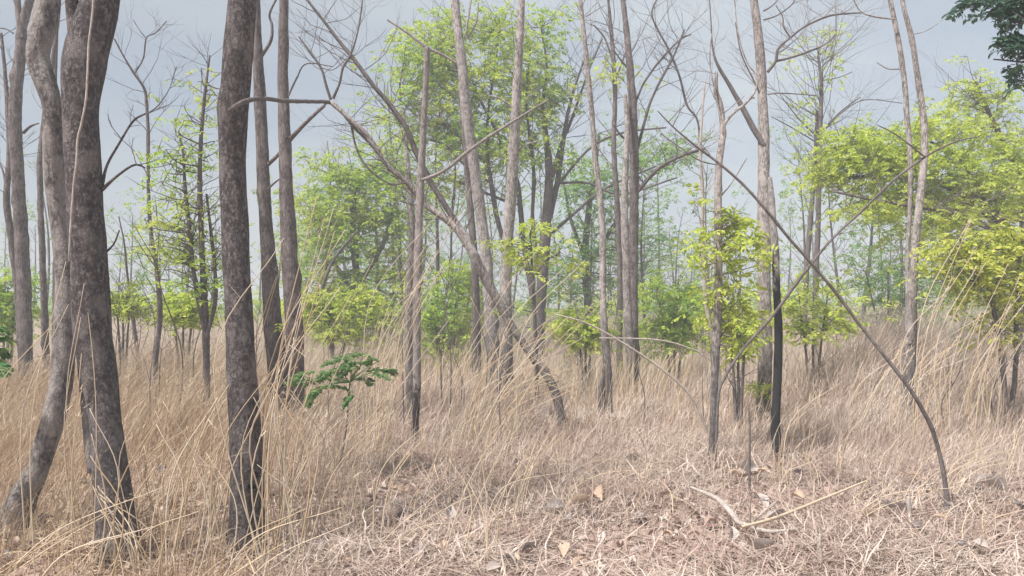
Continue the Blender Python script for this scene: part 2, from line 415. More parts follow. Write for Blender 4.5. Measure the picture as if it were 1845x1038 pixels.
STEMS = {}
DENS = 1.15
SUBS = 1.75
def tree(name, label, cat, D, mat, trunks, branches=(), ext=0.0, twigs=(), crown=None, leaf=None, group=None, sides=None,
         flare=0.45, rough=0.10, lumps=3, seed=0, twig_mat=None, off_twigs=0, depth_bare=2, twig_len=0.7, branch_mat=None, k_w=1.0):
    r = np.random.default_rng(1000 + seed)
    allP = []
    first = None
    built = []
    for ti, path in enumerate(trunks):
        P = trace(path, D, 0.06 * D / 10, r); P[:, 3] *= k_w
        base_r = P[0, 3]
        grounded = path[0][1] > 640 or ti == 0
        if grounded:
            g = gz(P[0, 0], P[0, 1])
            P[0, 2] = min(P[0, 2], g)
            P = np.vstack([np.r_[P[0, :2] - (P[1, :2] - P[0, :2]) * 0.02, g - 0.12, base_r * 1.02], P]) if P[0, 2] > g - 0.05 else P
        if first is None: first = np.array([P[0, 0], P[0, 1], gz(P[0, 0], P[0, 1])])
        S = spline(P, 8)
        if ext and path[-1][1] <= 25:
            # goes on above the frame
            d = unit(S[-1, :3] - S[-6, :3]); p = S[-1].copy(); ex = []
            k = 10
            for i in range(k):
                d = unit(d + r.normal(0, 0.07, 3) + np.array([0, 0, 0.06]))
                p = np.r_[p[:3] + d * ext / k, p[3] * 0.90]; ex.append(p)
            S = np.vstack([S, np.array(ex)])
        S[:, 3] = np.maximum(S[:, 3], 0.003)
        built.append((path, S, grounded))
        allP.append(S)
    root = thing(name, label, cat, first, group)
    for path, S, grounded in built:
        mean_r = S[:, 3].mean()
        sd = sides or int(np.clip(8 + mean_r * 120, 7, 26))
        Q, _ = resample(S, np.clip(mean_r * 0.55, 0.03, 0.12))
        m_ = MB(); tube(m_, Q[:, :3], Q[:, 3], sd, rough, flare if grounded else 0, lumps, r)
        m_.build('trunk', mat, root, first)
    for path in branches:
        P = trace(path, D, 0.03 * D / 10, r); P[:, 3] *= 0.8
        S = spline(P, 6); S[:, 3] = np.maximum(S[:, 3], 0.0025)
        Q, _ = resample(S, np.clip(S[:, 3].mean() * 1.2, 0.03, 0.15))
        m_ = MB(); tube(m_, Q[:, :3], Q[:, 3], 7, rough, 0, 1, r)
        m_.build('branch', branch_mat or mat, root, first)
        allP.append(S)
    tw = MB()
    # bare twigs along the listed branches / trunk tops
    for (k, t0, t1, cnt, L) in twigs:
        S = allP[k]
        fine = D > 8.5 and not (290 < trunks[0][0][0] < 400)
        for _ in range(int(cnt * 1.9) if fine else cnt):
            i = int(np.clip(r.uniform(t0, t1) * (len(S) - 1), 1, len(S) - 1))
            a = r.uniform(0, 2 * pi)
            tdir = unit(S[i, :3] - S[i - 1, :3])
            d = unit(tdir * 0.5 + np.array([math.cos(a), 0.6 * math.sin(a), r.uniform(-0.1, 0.5)]))
            grow(tw, S[i, :3], d, L * r.uniform(0.5, 1.2) * (1.25 if fine else 1), min(max(S[i, 3] * 0.3, 0.003), 0.0026 + 0.00036 * D), 2 if fine else depth_bare, r)
    if ext:
        for path, S, _ in built:
            if path[-1][1] <= 25:
                for _ in range(5):
                    i = len(S) - 1 - r.integers(0, 9)
                    a = r.uniform(0, 2 * pi)
                    grow(tw, S[i, :3], np.array([math.cos(a), math.sin(a), 0.9]), r.uniform(0.8, 1.5), S[i, 3] * 0.25, 2, r, sides=5)
    if crown:
        cr = MB(); skel = np.vstack(allP)
        for (cx, cy, rx, ry, nsub, nspr, Ls, leafsz, pairs, *o) in crown:
            dd = D + (o[0] if o else 0)
            c0 = at(cx, cy, dd); sx, sz = rx * dd / F, ry * dd / F
            sy = (sx + sz) * 0.45
            for _ in range(int(nsub * SUBS)):
                q = np.clip(r.normal(0, 0.58, 3), -1.35, 1.35)
                c = c0 + q * np.array([sx, sy, sz])
                c[2] = max(c[2], gz(c[0], c[1]) + 0.2)
                s_ = (0.5 * min(sx, sz) + min(0.18, 0.5 * min(sx, sz) + 0.01)) * r.uniform(0.3, 0.85)
                k_ = max(3, int(nspr * DENS * r.uniform(0.4, 1.5)))
                of = r.normal(0, 1, (k_, 3)) * np.array([s_, s_, s_ * 0.32])
                of[:, 2] -= 0.25 * np.hypot(of[:, 0], of[:, 1]) ** 2 / s_
                sprays(cr, c + of, Ls, pairs, leafsz, r, D0=unit(of) * np.array([0.8, 0.8, 0.2]))
                # twig that carries the clump
                dist = np.linalg.norm(skel[:, :3] - c, axis=1) + 0.8 * np.maximum(0, skel[:, 2] - c[2] + 0.1)
                j = int(np.argmin(dist)); a = skel[j, :3]
                mid = (a + c) / 2 + np.array([0, 0, -0.06 * np.linalg.norm(c - a)]) + r.normal(0, 0.03 + 0.07 * np.linalg.norm(c - a), 3)
                pp = spline(np.array([a, mid, c]), 4)
                r0 = min(skel[j, 3] * 0.6, 0.006 + 0.008 * np.linalg.norm(c - a))
                tube(tw, pp, np.linspace(r0, 0.004, len(pp)), 4)
                for _ in range(2):
                    e = c + r.normal(0, 1, 3) * s_
                    tube(tw, np.array([c, (c + e) / 2 + r.normal(0, 0.02, 3), e]), [0.005, 0.004, 0.002], 3)
        if cr.n:
            co = cr.build('crown', leaf, root, first, smooth=False)
            co['kind'] = 'stuff'
    if tw.n:
        tw.build('twigs', twig_mat or mat, root, first)['kind'] = 'stuff'
    STEMS[name + str(seed)] = allP
    return root

B = M
# --- the two thick trunks by the edge of the photograph
tree('tree', 'thick grey tree with a pale vine, forking at the top', 'tree', 4.8, B['bark_dark'],
     [[(218, 1010, 78), (210, 950, 68), (200, 850, 58), (189, 750, 53), (176, 660, 60), (167, 600, 64), (161, 484, 61), (154, 380, 60), (150, 300, 59), (145, 200, 60), (153, 110, 72), (170, 40, 70), (190, -20, 52)],
      [(142, 90, 30, 0.0), (132, 30, 24), (127, -20, 22)]],
     [[(182, 345, 9), (192, 300, 6), (215, 258, 5), (240, 218, 5), (262, 205, 4)],
      [(184, 342, 9), (210, 318, 6), (242, 297, 5), (262, 303, 3)],
      [(190, 455, 6), (205, 440, 4), (215, 415, 3)]], ext=2.2, seed=1, rough=0.035, lumps=2,
     twigs=[(2, 0.5, 1.0, 3, 0.2), (3, 0.5, 1.0, 2, 0.2)], depth_bare=1)
tree('tree', 'pale grey tree with a kinked trunk leaning across the thick one', 'tree', 5.15, B['bark_grey'],
     [[(18, 955, 56), (40, 900, 46), (66, 850, 38), (98, 750, 38), (112, 680, 36), (116, 600, 36), (118, 484, 34), (106, 380, 34), (98, 300, 38), (95, 200, 33), (82, 150, 36), (68, 100, 39), (80, 40, 40), (90, -20, 38)]],
     [[(140, 590, 18, 0.12), (150, 700, 16, 0.1), (160, 800, 20, 0.05), (166, 850, 20, 0.05)]], ext=2.0, seed=2, rough=0.045, lumps=2)
tree('tree', 'straight grey tree trunk with a dark hollow knot near its foot', 'tree', 4.9, B['bark_dark'],
     [[(441, 1003, 66), (444, 950, 60), (445, 850, 57), (440, 750, 54), (435, 660, 51), (431, 580, 48), (427, 500, 48), (423, 400, 47), (419, 300, 46), (422, 200, 50), (429, 100, 53), (437, 0, 48), (439, -20, 47)]],
     ext=2.4, seed=3, rough=0.03, lumps=2, flare=0.25)
# hollow knot: a raised rim round a dark recess
def knot(parent, px, py, D, rx, rz):
    c = at(px, py, D); mbk = MB()
    n, rings = 16, [(1.25, 0.0), (1.0, -0.016), (0.75, -0.010), (0.5, 0.012), (0.0, 0.02)]
    v = []
    for (k, dy) in rings:
        for a in np.arange(n) * 2 * pi / n:
            w = 1 + 0.12 * math.sin(3 * a + 1)
            v.append(c + np.array([rx * k * w * math.cos(a), dy, rz * k * w * math.sin(a)]))
    id_ = np.arange(n * len(rings)).reshape(len(rings), n)
    q = np.stack([id_[:-1], np.roll(id_[:-1], -1, 1), np.roll(id_[1:], -1, 1), id_[1:]], -1).reshape(-1, 4)
    mbk.add(np.array(v), q)
    mbk.build('knot', M['char'], parent, np.array(parent.location))
M['char'] = bark('char', (0.012, 0.011, 0.011), (0.03, 0.027, 0.026), (0.06, 0.055, 0.052), 2.0, lichen=0.2)
_t = [o for o in bpy.data.objects if o.get('label', '').startswith('straight grey')][0]
knot(_t, 455, 878, 4.775, 0.036, 0.026)
knot(_t, 463, 856, 4.785, 0.014, 0.03)

# --- left background stems
tree('tree', 'dark slender tree with a forked top beside the kinked grey trunk', 'tree', 12, B['bark_brown'],
     [[(50, 740, 26), (47, 640, 24), (43, 520, 24), (37, 400, 24), (31, 300, 24), (27, 200, 22), (36, 100, 20), (42, 40, 18), (60, -20, 16)], [(40, 70, 13), (34, 30, 12), (30, -20, 11)]],
     [[(42, 240, 7), (55, 228, 5), (70, 222, 3)], [(24, 60, 4), (10, 52, 3), (-10, 50, 2)]], ext=2.5, k_w=0.9, seed=4, twigs=[(0, 0.5, 1, 5, 0.5)], depth_bare=1)
tree('tree', 'thin crooked stem close against the dark forked tree', 'tree', 12.3, B['bark_brown'],
     [[(42, 742, 14), (40, 640, 14), (32, 520, 13), (22, 440, 12), (12, 360, 11), (17, 280, 9), (14, 200, 8), (8, 120, 6), (2, 60, 5)]],
     [[(12, 350, 5), (6, 310, 4), (-4, 290, 3)]], seed=5, twigs=[(0, 0.5, 1, 8, 0.6)], depth_bare=1)
tree('tree', 'thin pale stem seen between the dark tree and the kinked trunk', 'tree', 13, B['bark_brown'],
     [[(86, 725, 14), (82, 620, 12), (78, 500, 11), (74, 400, 10), (72, 300, 10), (80, 210, 8), (92, 130, 7), (104, 40, 6), (108, -10, 5)]],
     seed=6, ext=0.8, twigs=[(0, 0.5, 1, 5, 0.5)], depth_bare=1)
tree('tree', 'dark narrow stem half hidden behind the kinked grey trunk', 'tree', 13.5, B['bark_thin'],
     [[(104, 720, 16), (102, 620, 16), (103, 500, 14), (106, 400, 13), (100, 330, 11), (96, 240, 8), (100, 120, 6), (104, 10, 5)]], seed=7, ext=0.8)
tree('sapling', 'thin bare sapling with forked twigs against the open sky', 'tree', 11, B['bark_thin'],
     [[(278, 755, 11), (280, 660, 9), (288, 570, 9), (283, 490, 8), (272, 420, 7), (267, 330, 6), (267, 240, 6), (264, 190, 5), (260, 160, 5), (240, 130, 4), (222, 100, 3), (206, 70, 3)]],
     [[(243, 132, 3), (258, 105, 3), (264, 68, 3), (280, 60, 2), (300, 38, 2)], [(264, 70, 3), (252, 55, 2), (240, 36, 2)],
      [(266, 205, 4), (285, 190, 3), (305, 160, 2), (318, 120, 2)], [(267, 303, 3), (290, 300, 2), (320, 292, 2)], [(268, 320, 3), (255, 296, 2), (240, 270, 2), (205, 240, 1.5)]],
     seed=8, twigs=[(0, 0.55, 1, 8, 0.5), (1, 0.4, 1, 4, 0.35), (3, 0.3, 1, 4, 0.35)], depth_bare=1,
     crown=[(262, 165, 16, 8, 1, 2, 0.08, 0.05, 3), (300, 150, 18, 12, 1, 2, 0.08, 0.05, 3), (275, 420, 16, 40, 3, 3, 0.08, 0.05, 3)], leaf=B['leaf_green'])
tree('sapling', 'leaning bare stem low in the grass by the open gap', 'tree', 14, B['bark_thin'],
     [[(256, 712, 9), (248, 640, 7), (238, 560, 6), (230, 500, 4), (224, 440, 3), (214, 390, 2)]], seed=9, twigs=[(0, 0.4, 1, 5, 0.5)], depth_bare=1)
tree('tree', 'slim twiggy tree with sparse yellow green leaves behind the knotted trunk', 'tree', 9.3, B['bark_thin'],
     [[(374, 792, 13), (372, 700, 12), (371, 600, 13), (366, 500, 11), (362, 400, 9), (360, 300, 8), (366, 200, 6), (374, 130, 4), (378, 100, 3)],
      [(368, 590, 9, 0), (350, 500, 8), (342, 420, 7), (334, 340, 6), (330, 280, 4), (322, 240, 3)],
      [(372, 610, 8, 0), (388, 540, 7), (386, 470, 6), (378, 400, 5), (372, 350, 4)]],
     seed=10, twigs=[(0, 0.35, 1, 26, 0.55), (1, 0.2, 1, 16, 0.5), (2, 0.2, 1, 12, 0.45)], depth_bare=1, twig_mat=B['bark_twig'],
     crown=[(325, 300, 42, 60, 15, 6, 0.10, 0.048, 3), (365, 240, 26, 90, 10, 5, 0.09, 0.048, 3), (330, 400, 50, 50, 15, 6, 0.10, 0.048, 3), (360, 480, 45, 60, 15, 6, 0.09, 0.048, 3), (300, 450, 30, 40, 7, 5, 0.09, 0.048, 3)],
     leaf=B['leaf_green'])
tree('tree', 'straight slender trunk with knobbly joints, right of a matching pair', 'tree', 9.8, B['bark_brown'],
     [[(537, 782, 30), (534, 690, 28), (530, 600, 30), (524, 500, 30), (520, 430, 28), (516, 340, 24), (513, 240, 21), (510, 150, 19), (510, 80, 18), (512, -20, 16)]],
     [[(522, 250, 9), (550, 222, 8), (585, 190, 7)], [(520, 172, 5), (535, 140, 4), (552, 115, 3), (600, 120, 2)]], ext=2.2, seed=11, lumps=9, rough=0.07)
tree('tree', 'slender brown trunk with a swollen foot, left of a matching pair', 'tree', 10.0, B['bark_brown'],
     [[(514, 778, 40), (508, 700, 38), (497, 630, 34), (490, 560, 30), (484, 470, 27), (478, 380, 23), (474, 300, 22), (470, 220, 21), (466, 140, 19), (463, 60, 17), (460, -20, 15)]],
     [[(472, 100, 8), (488, 72, 7), (490, 45, 6), (486, 25, 5), (502, -10, 4)], [(483, 297, 9), (500, 280, 8), (530, 245, 8), (560, 212, 7), (588, 186, 5)],
      [(478, 345, 5), (494, 330, 4), (505, 322, 3)], [(478, 180, 6), (474, 130, 5)]], ext=2.0, seed=12, lumps=5, rough=0.07)

# --- centre
tree('leafy_tree', 'dense round green tree standing low behind the slender pair', 'tree', 21, B['bark_thin'],
     [[(645, 665, 14), (648, 560, 14), (640, 470, 12), (636, 400, 10), (640, 330, 6)],
      [(645, 540, 9, 0), (600, 470, 7), (570, 400, 5)], [(644, 520, 9, 0), (690, 440, 7), (710, 370, 5)]],
     [[(575, 535, 8, -4), (600, 470, 7, -4), (640, 420, 5, -4)]], seed=13, twigs=[(0, 0.4, 1, 10, 1.0)], depth_bare=1,
     crown=[(585, 340, 50, 50, 12, 19, 0.22, 0.085, 5), (650, 320, 60, 40, 12, 19, 0.22, 0.085, 5), (620, 400, 90, 50, 21, 19, 0.22, 0.085, 5), (700, 350, 40, 60, 9, 16, 0.22, 0.085, 5),
            (600, 480, 70, 50, 16, 18, 0.22, 0.085, 5), (680, 560, 60, 40, 14, 18, 0.22, 0.085, 5), (610, 555, 70, 40, 14, 18, 0.22, 0.085, 5), (700, 460, 40, 50, 8, 16, 0.22, 0.085, 5)],
     leaf=B['leaf_green'])
tree('leafy_tree', 'yellow green shrubby growth at the foot of the dense round tree', 'shrub', 17, B['bark_thin'],
     [[(600, 690, 8), (598, 620, 7), (590, 560, 5), (580, 530, 3)], [(602, 690, 6), (625, 600, 5), (640, 560, 3)]], seed=14,
     crown=[(580, 550, 45, 22, 12, 16, 0.18, 0.08, 5), (645, 545, 40, 26, 12, 16, 0.18, 0.08, 5), (600, 585, 40, 18, 8, 14, 0.18, 0.08, 5)], leaf=B['leaf_yellow'])
tree('dead_pole', 'grey dead pole with a snapped top and a charred black foot', 'dead tree', 8.9, B['bark_pole'],
     [[(746, 812, 13), (748, 760, 14), (751, 690, 15), (751, 600, 15), (752, 500, 15), (755, 400, 14), (758, 320, 14), (763, 230, 12), (767, 150, 11), (770, 86, 11)]],
     [[(760, 325, 8), (800, 308, 9), (850, 268, 8), (910, 228, 7), (988, 180, 4)]], seed=15, flare=0.1, lumps=2, rough=0.05)
tree('tree', 'pale split stem just behind the charred dead pole', 'tree', 10.3, B['bark_pale'],
     [[(741, 768, 14), (740, 690, 16), (737, 600, 15), (738, 500, 14), (743, 420, 12), (738, 330, 9), (732, 260, 6), (728, 200, 4)]], seed=16, twigs=[(0, 0.5, 1, 8, 0.7)], depth_bare=1)
tree('leaning_tree', 'long dead tree leaning diagonally through the middle, with spreading limbs', 'dead tree', 9.6, B['bark_pale'],
     [[(1014, 752, 20), (1003, 715, 19), (982, 672, 18), (952, 632, 17), (920, 585, 17), (890, 530, 19), (862, 478, 21), (832, 420, 20), (800, 392, 16), (766, 368, 14), (735, 330, 12), (700, 300, 11), (662, 245, 11), (630, 214, 10), (596, 184, 10)]],
     [[(840, 430, 16), (812, 385, 13), (786, 345, 13), (758, 292, 13), (732, 232, 13), (705, 192, 12), (668, 148, 10), (640, 110, 9), (612, 75, 8), (582, 36, 7), (552, -2, 6)],
      [(594, 184, 9, 0), (560, 183, 9, -0.8), (515, 182, 10, -2.8), (474, 178, 10, -4.55), (440, 183, 11, -5.02), (412, 200, 8, -5.06)],
      [(596, 180, 6), (588, 155, 6), (578, 122, 5), (556, 90, 5), (538, 66, 3)], [(600, 178, 7), (612, 150, 6), (618, 122, 6), (632, 98, 5), (645, 55, 4), (654, -5, 3)],
      [(618, 205, 6), (640, 232, 6), (670, 262, 6), (700, 300, 5)], [(632, 215, 5), (640, 260, 5), (660, 300, 5), (700, 330, 4), (730, 330, 4)],
      [(578, 122, 2), (600, 126, 2), (625, 105, 1.5)]],
     seed=17, k_w=0.85, branch_mat=B['bark_twig'], flare=0.1, rough=0.09, lumps=8, twigs=[(1, 0.2, 1.0, 14, 0.55), (3, 0.4, 1, 6, 0.5), (4, 0.4, 1, 7, 0.6), (5, 0, 1, 5, 0.5), (6, 0, 1, 5, 0.5), (0, 0.5, 0.95, 16, 0.6)], depth_bare=1, twig_mat=B['bark_twig'])
tree('tree', 'tall white barked tree just left of the centre pair, dark at its foot', 'tree', 14, B['bark_pale'],
     [[(897, 712, 30), (892, 660, 28), (886, 600, 27), (880, 520, 24), (872, 430, 23), (860, 340, 22), (850, 270, 22), (840, 200, 21), (833, 120, 20), (826, 60, 18), (818, -20, 16)]],
     [[(838, 70, 6), (844, 30, 5), (850, -10, 4)], [(824, 115, 6), (800, 100, 7), (770, 86, 7), (735, 60, 6), (698, 36, 4)], [(843, 70, 5), (858, 40, 4), (862, 5, 3)]], ext=2.0, k_w=0.88, seed=18, lumps=6, rough=0.06, twigs=[(0, 0.7, 1, 6, 0.8)], depth_bare=1)
tree('tree', 'narrow brown stem between the dead pole and the white barked tree', 'tree', 15, B['bark_brown'],
     [[(860, 703, 15), (860, 640, 14), (858, 560, 14), (855, 470, 13), (848, 380, 12), (842, 320, 10), (836, 240, 8), (828, 160, 6)]], seed=19, twigs=[(0, 0.4, 1, 10, 0.9)], depth_bare=1)
tree('tree', 'tall smooth pinkish grey tree at the centre of the photograph', 'tree', 13, B['bark_pale'],
     [[(905, 724, 36), (911, 660, 31), (912, 590, 26), (911, 520, 24), (915, 430, 23), (921, 350, 23), (926, 270, 22), (930, 190, 20), (934, 110, 17), (938, 40, 15), (941, -20, 13)]],
     [[(930, 200, 5), (905, 180, 4), (880, 172, 3)], [(925, 285, 5), (945, 262, 4), (970, 255, 3)]], ext=2.0, k_w=0.88, seed=20, lumps=6, rough=0.05, twigs=[(0, 0.5, 1, 5, 0.6)], depth_bare=1)
tree('leafy_tree', 'big many stemmed tree with wide airy green crown behind the centre', 'tree', 19, B['bark_thin'],
     [[(968, 675, 42), (972, 600, 36), (976, 520, 34), (982, 440, 34), (986, 370, 30), (990, 310, 26), (984, 250, 18), (978, 190, 12), (985, 120, 8), (975, 50, 5)],
      [(988, 400, 20, 0), (1004, 330, 18), (1014, 260, 14), (1024, 200, 11), (1038, 150, 8), (1052, 110, 6)],
      [(990, 340, 16, 0), (1008, 270, 13), (1030, 215, 9), (1060, 130, 6), (1085, 70, 4)],
      [(965, 560, 20, 0), (945, 450, 18), (938, 380, 16), (930, 320, 14), (895, 240, 9), (870, 190, 7), (845, 130, 5)],
      [(950, 480, 18, 0), (912, 440, 16), (895, 390, 16), (885, 330, 15), (878, 280, 12), (880, 200, 8), (892, 120, 6), (900, 60, 4)],
      [(972, 500, 14, 0), (960, 400, 12), (962, 320, 12), (956, 260, 10), (948, 180, 7), (955, 90, 5)]],
     [[(880, 300, 7), (840, 260, 6), (800, 225, 6), (760, 215, 5), (720, 180, 4)], [(985, 430, 8), (1040, 380, 7), (1090, 340, 6), (1180, 300, 5)],
      [(1000, 340, 7), (1060, 270, 6), (1120, 240, 5), (1200, 230, 4)], [(930, 370, 7), (880, 350, 6), (830, 330, 6), (770, 320, 5), (720, 330, 4)],
      [(885, 330, 6), (840, 300, 5), (800, 260, 5), (760, 250, 4)], [(1010, 330, 6), (1060, 330, 5), (1120, 350, 5), (1220, 320, 4)]], seed=21, k_w=0.56, lumps=4, rough=0.08,
     twigs=[(0, 0.5, 1, 8, 1.2), (1, 0.2, 1, 8, 1.1), (2, 0.2, 1, 8, 1.1), (3, 0.3, 1, 8, 1.1), (4, 0.3, 1, 10, 1.1), (5, 0.3, 1, 8, 1.1), (6, 0.2, 1, 6, 1.0), (9, 0.2, 1, 6, 1.0)], depth_bare=1,
     crown=[(745, 100, 50, 60, 15, 12, 0.22, 0.085, 4), (800, 60, 60, 50, 11, 10, 0.22, 0.085, 4), (780, 160, 60, 50, 20, 12, 0.22, 0.085, 4), (880, 60, 60, 50, 15, 12, 0.22, 0.085, 4),
            (960, 70, 50, 60, 13, 12, 0.22, 0.085, 4), (880, 150, 70, 50, 20, 12, 0.22, 0.085, 4), (970, 170, 50, 60, 20, 12, 0.22, 0.085, 4), (830, 240, 80, 50, 22, 12, 0.22, 0.085, 4),
            (720, 220, 60, 60, 13, 10, 0.22, 0.085, 4), (940, 260, 70, 50, 13, 12, 0.22, 0.085, 4), (780, 330, 60, 40, 11, 10, 0.22, 0.085, 4)],
     leaf=B['leaf_green'])
tree('leafy_tree', 'blue green leafed tree whose crown hangs behind the dark centre right trunk', 'tree', 23, B['bark_thin'],
     [[(1062, 655, 16), (1060, 560, 14), (1055, 480, 13), (1058, 400, 11), (1070, 320, 8), (1080, 240, 5)],
      [(1060, 480, 9, 0), (1110, 400, 7), (1160, 330, 6), (1210, 290, 4)], [(1056, 470, 8, 0), (1030, 400, 6), (1015, 330, 4)]], seed=22,
     twigs=[(0, 0.4, 1, 8, 1.2), (1, 0.2, 1, 10, 1.2)], depth_bare=1,
     crown=[(1040, 300, 50, 50, 7, 15, 0.22, 0.09, 4), (1060, 420, 60, 60, 10, 16, 0.22, 0.09, 4), (1150, 270, 60, 50, 6, 13, 0.22, 0.09, 4), (1220, 270, 45, 50, 7, 14, 0.22, 0.09, 4), (1170, 430, 50, 40, 7, 14, 0.22, 0.09, 4),
            (1090, 500, 60, 60, 9, 15, 0.22, 0.09, 4), (1100, 330, 60, 50, 8, 15, 0.22, 0.09, 4), (1010, 500, 40, 60, 6, 14, 0.22, 0.09, 4)], leaf=B['leaf_mid'])
tree('sapling', 'bright green leafy sapling in front of the many stemmed tree', 'tree', 12, B['bark_thin'],
     [[(968, 740, 8), (966, 640, 7), (962, 540, 6), (958, 470, 4), (955, 420, 3)]],
     [[(962, 500, 3), (985, 470, 3), (1010, 455, 2)]], seed=23,
     crown=[(945, 415, 36, 14, 4, 4, 0.24, 0.075, 5), (980, 445, 50, 16, 4, 4, 0.24, 0.075, 5), (935, 470, 36, 16, 3, 4, 0.24, 0.075, 5), (1015, 475, 30, 14, 3, 3, 0.22, 0.07, 5), (890, 435, 16, 12, 2, 3, 0.2, 0.065, 5), (950, 550, 40, 30, 3, 3, 0.2, 0.065, 5)], leaf=B['leaf_yellow'])
tree('tree', 'thin pale stem that splits into two legs at its foot', 'tree', 10.7, B['bark_pale'],
     [[(1098, 765, 13), (1096, 720, 15), (1096, 680, 14), (1090, 610, 14), (1086, 530, 12), (1086, 430, 12), (1080, 350, 11), (1072, 280, 10), (1066, 200, 9), (1058, 120, 9), (1052, 60, 8), (1044, -15, 7)],
      [(1080, 762, 9), (1082, 710, 9), (1090, 665, 9), (1092, 640, 6)]],
     [[(1070, 255, 3), (1095, 290, 3), (1108, 300, 2)], [(1056, 30, 3), (1075, 18, 2), (1090, 10, 2)]], ext=1.0, seed=24, lumps=5, twigs=[(0, 0.6, 1, 5, 0.6)], depth_bare=1)
tree('tree', 'dark barked upright tree right of centre with crossed bare limbs', 'tree', 14, B['bark_brown'],
     [[(1142, 712, 24), (1143, 660, 22), (1141, 590, 20), (1141, 500, 18), (1142, 400, 18), (1143, 320, 18), (1142, 250, 17), (1139, 180, 16), (1133, 100, 13), (1127, 40, 11), (1120, -20, 9)]],
     [[(1148, 270, 8), (1156, 240, 7), (1170, 190, 6), (1190, 145, 6), (1212, 105, 5), (1233, 54, 4)], [(1145, 185, 6), (1160, 150, 5), (1190, 108, 5), (1225, 72, 4), (1245, 62, 3)],
      [(1262, 260, 5, 0.2), (1256, 215, 5, 0.2), (1238, 190, 5, 0.2), (1225, 140, 5, 0.2), (1205, 90, 5, 0.2), (1175, 30, 4, 0.2), (1185, -5, 3, 0.2)], [(1136, 130, 5), (1120, 110, 4), (1105, 90, 3)],
      [(1150, 345, 8, -0.2), (1185, 305, 8, -0.4), (1235, 278, 7, -0.5), (1270, 268, 5, -0.5)], [(1140, 260, 6), (1120, 245, 5), (1105, 225, 4)]], ext=2.0, seed=25, k_w=0.92, branch_mat=B['bark_thin'], lumps=6,
     twigs=[(0, 0.4, 1, 10, 0.9), (1, 0.3, 1, 6, 0.7), (2, 0.3, 1, 6, 0.7), (3, 0.1, 1, 8, 0.7), (5, 0.2, 1, 6, 0.7)], depth_bare=1)
tree('tree', 'whitish stem leaning against the dark barked upright tree', 'tree', 13.7, B['bark_pale'],
     [[(1137, 710, 14), (1136, 640, 15), (1131, 560, 15), (1128, 470, 14), (1125, 380, 13), (1127, 300, 12), (1130, 230, 9), (1126, 170, 6)]], seed=26, lumps=3)
tree('tree', 'thin reddish stem with a twiggy knot near its top', 'tree', 16, B['bark_brown'],
     [[(1118, 694, 12), (1116, 600, 11), (1117, 500, 10), (1115, 420, 10), (1110, 340, 10), (1106, 260, 9), (1108, 180, 8), (1105, 100, 8), (1100, 40, 6), (1094, -15, 4)]],
     [[(1104, 110, 5), (1090, 70, 4), (1070, 45, 3)], [(1106, 150, 5), (1122, 110, 4), (1130, 85, 3)]], seed=27, ext=1.0, twigs=[(0, 0.5, 1, 12, 0.9)], depth_bare=1,
     crown=[(1100, 110, 30, 40, 4, 8, 0.15, 0.07, 4)], leaf=B['leaf_yellow'])
tree('tree', 'slim stem right of the dark upright tree, forking into bare arms', 'tree', 7.8, B['bark_pale'],
     [[(1281, 838, 12), (1284, 770, 11), (1287, 700, 13), (1290, 620, 15), (1294, 540, 15), (1294, 450, 15), (1294, 360, 13), (1295, 300, 12), (1302, 240, 12), (1298, 190, 11), (1290, 165, 9), (1291, 130, 5)]],
     [[(1304, 225, 7), (1320, 205, 7), (1345, 185, 6), (1362, 160, 5), (1362, 135, 4), (1345, 110, 3), (1330, 60, 3), (1323, -5, 2)], [(1360, 176, 4), (1352, 177, 5), (1345, 185, 5)],
      [(1300, 352, 4), (1318, 330, 3), (1345, 285, 3)], [(1298, 205, 3), (1280, 120, 3), (1282, 60, 2)]], seed=28, flare=0.1, lumps=6, rough=0.07, twigs=[(0, 0.7, 1, 4, 0.4), (1, 0.3, 1, 5, 0.4), (4, 0.3, 1, 6, 0.3)], depth_bare=1,
     crown=[(1305, 390, 45, 26, 8, 4, 0.19, 0.06, 5, 0.1), (1280, 440, 34, 24, 6, 4, 0.19, 0.06, 5), (1340, 430, 26, 34, 6, 4, 0.19, 0.06, 5), (1315, 500, 36, 40, 7, 4, 0.19, 0.06, 5, 0.2), (1330, 570, 34, 44, 7, 4, 0.19, 0.06, 5, 0.3)], leaf=B['leaf_yellow'])
tree('sapling', 'thin white sapling stem beside the slim forking stem', 'tree', 8.3, B['stick_pale'],
     [[(1290, 820, 7), (1291, 740, 8), (1293, 660, 8), (1275, 560, 8), (1266, 450, 7), (1266, 350, 6), (1262, 280, 5), (1264, 220, 4), (1270, 150, 3)]], seed=29, twigs=[(0, 0.6, 1, 5, 0.4)], depth_bare=1)
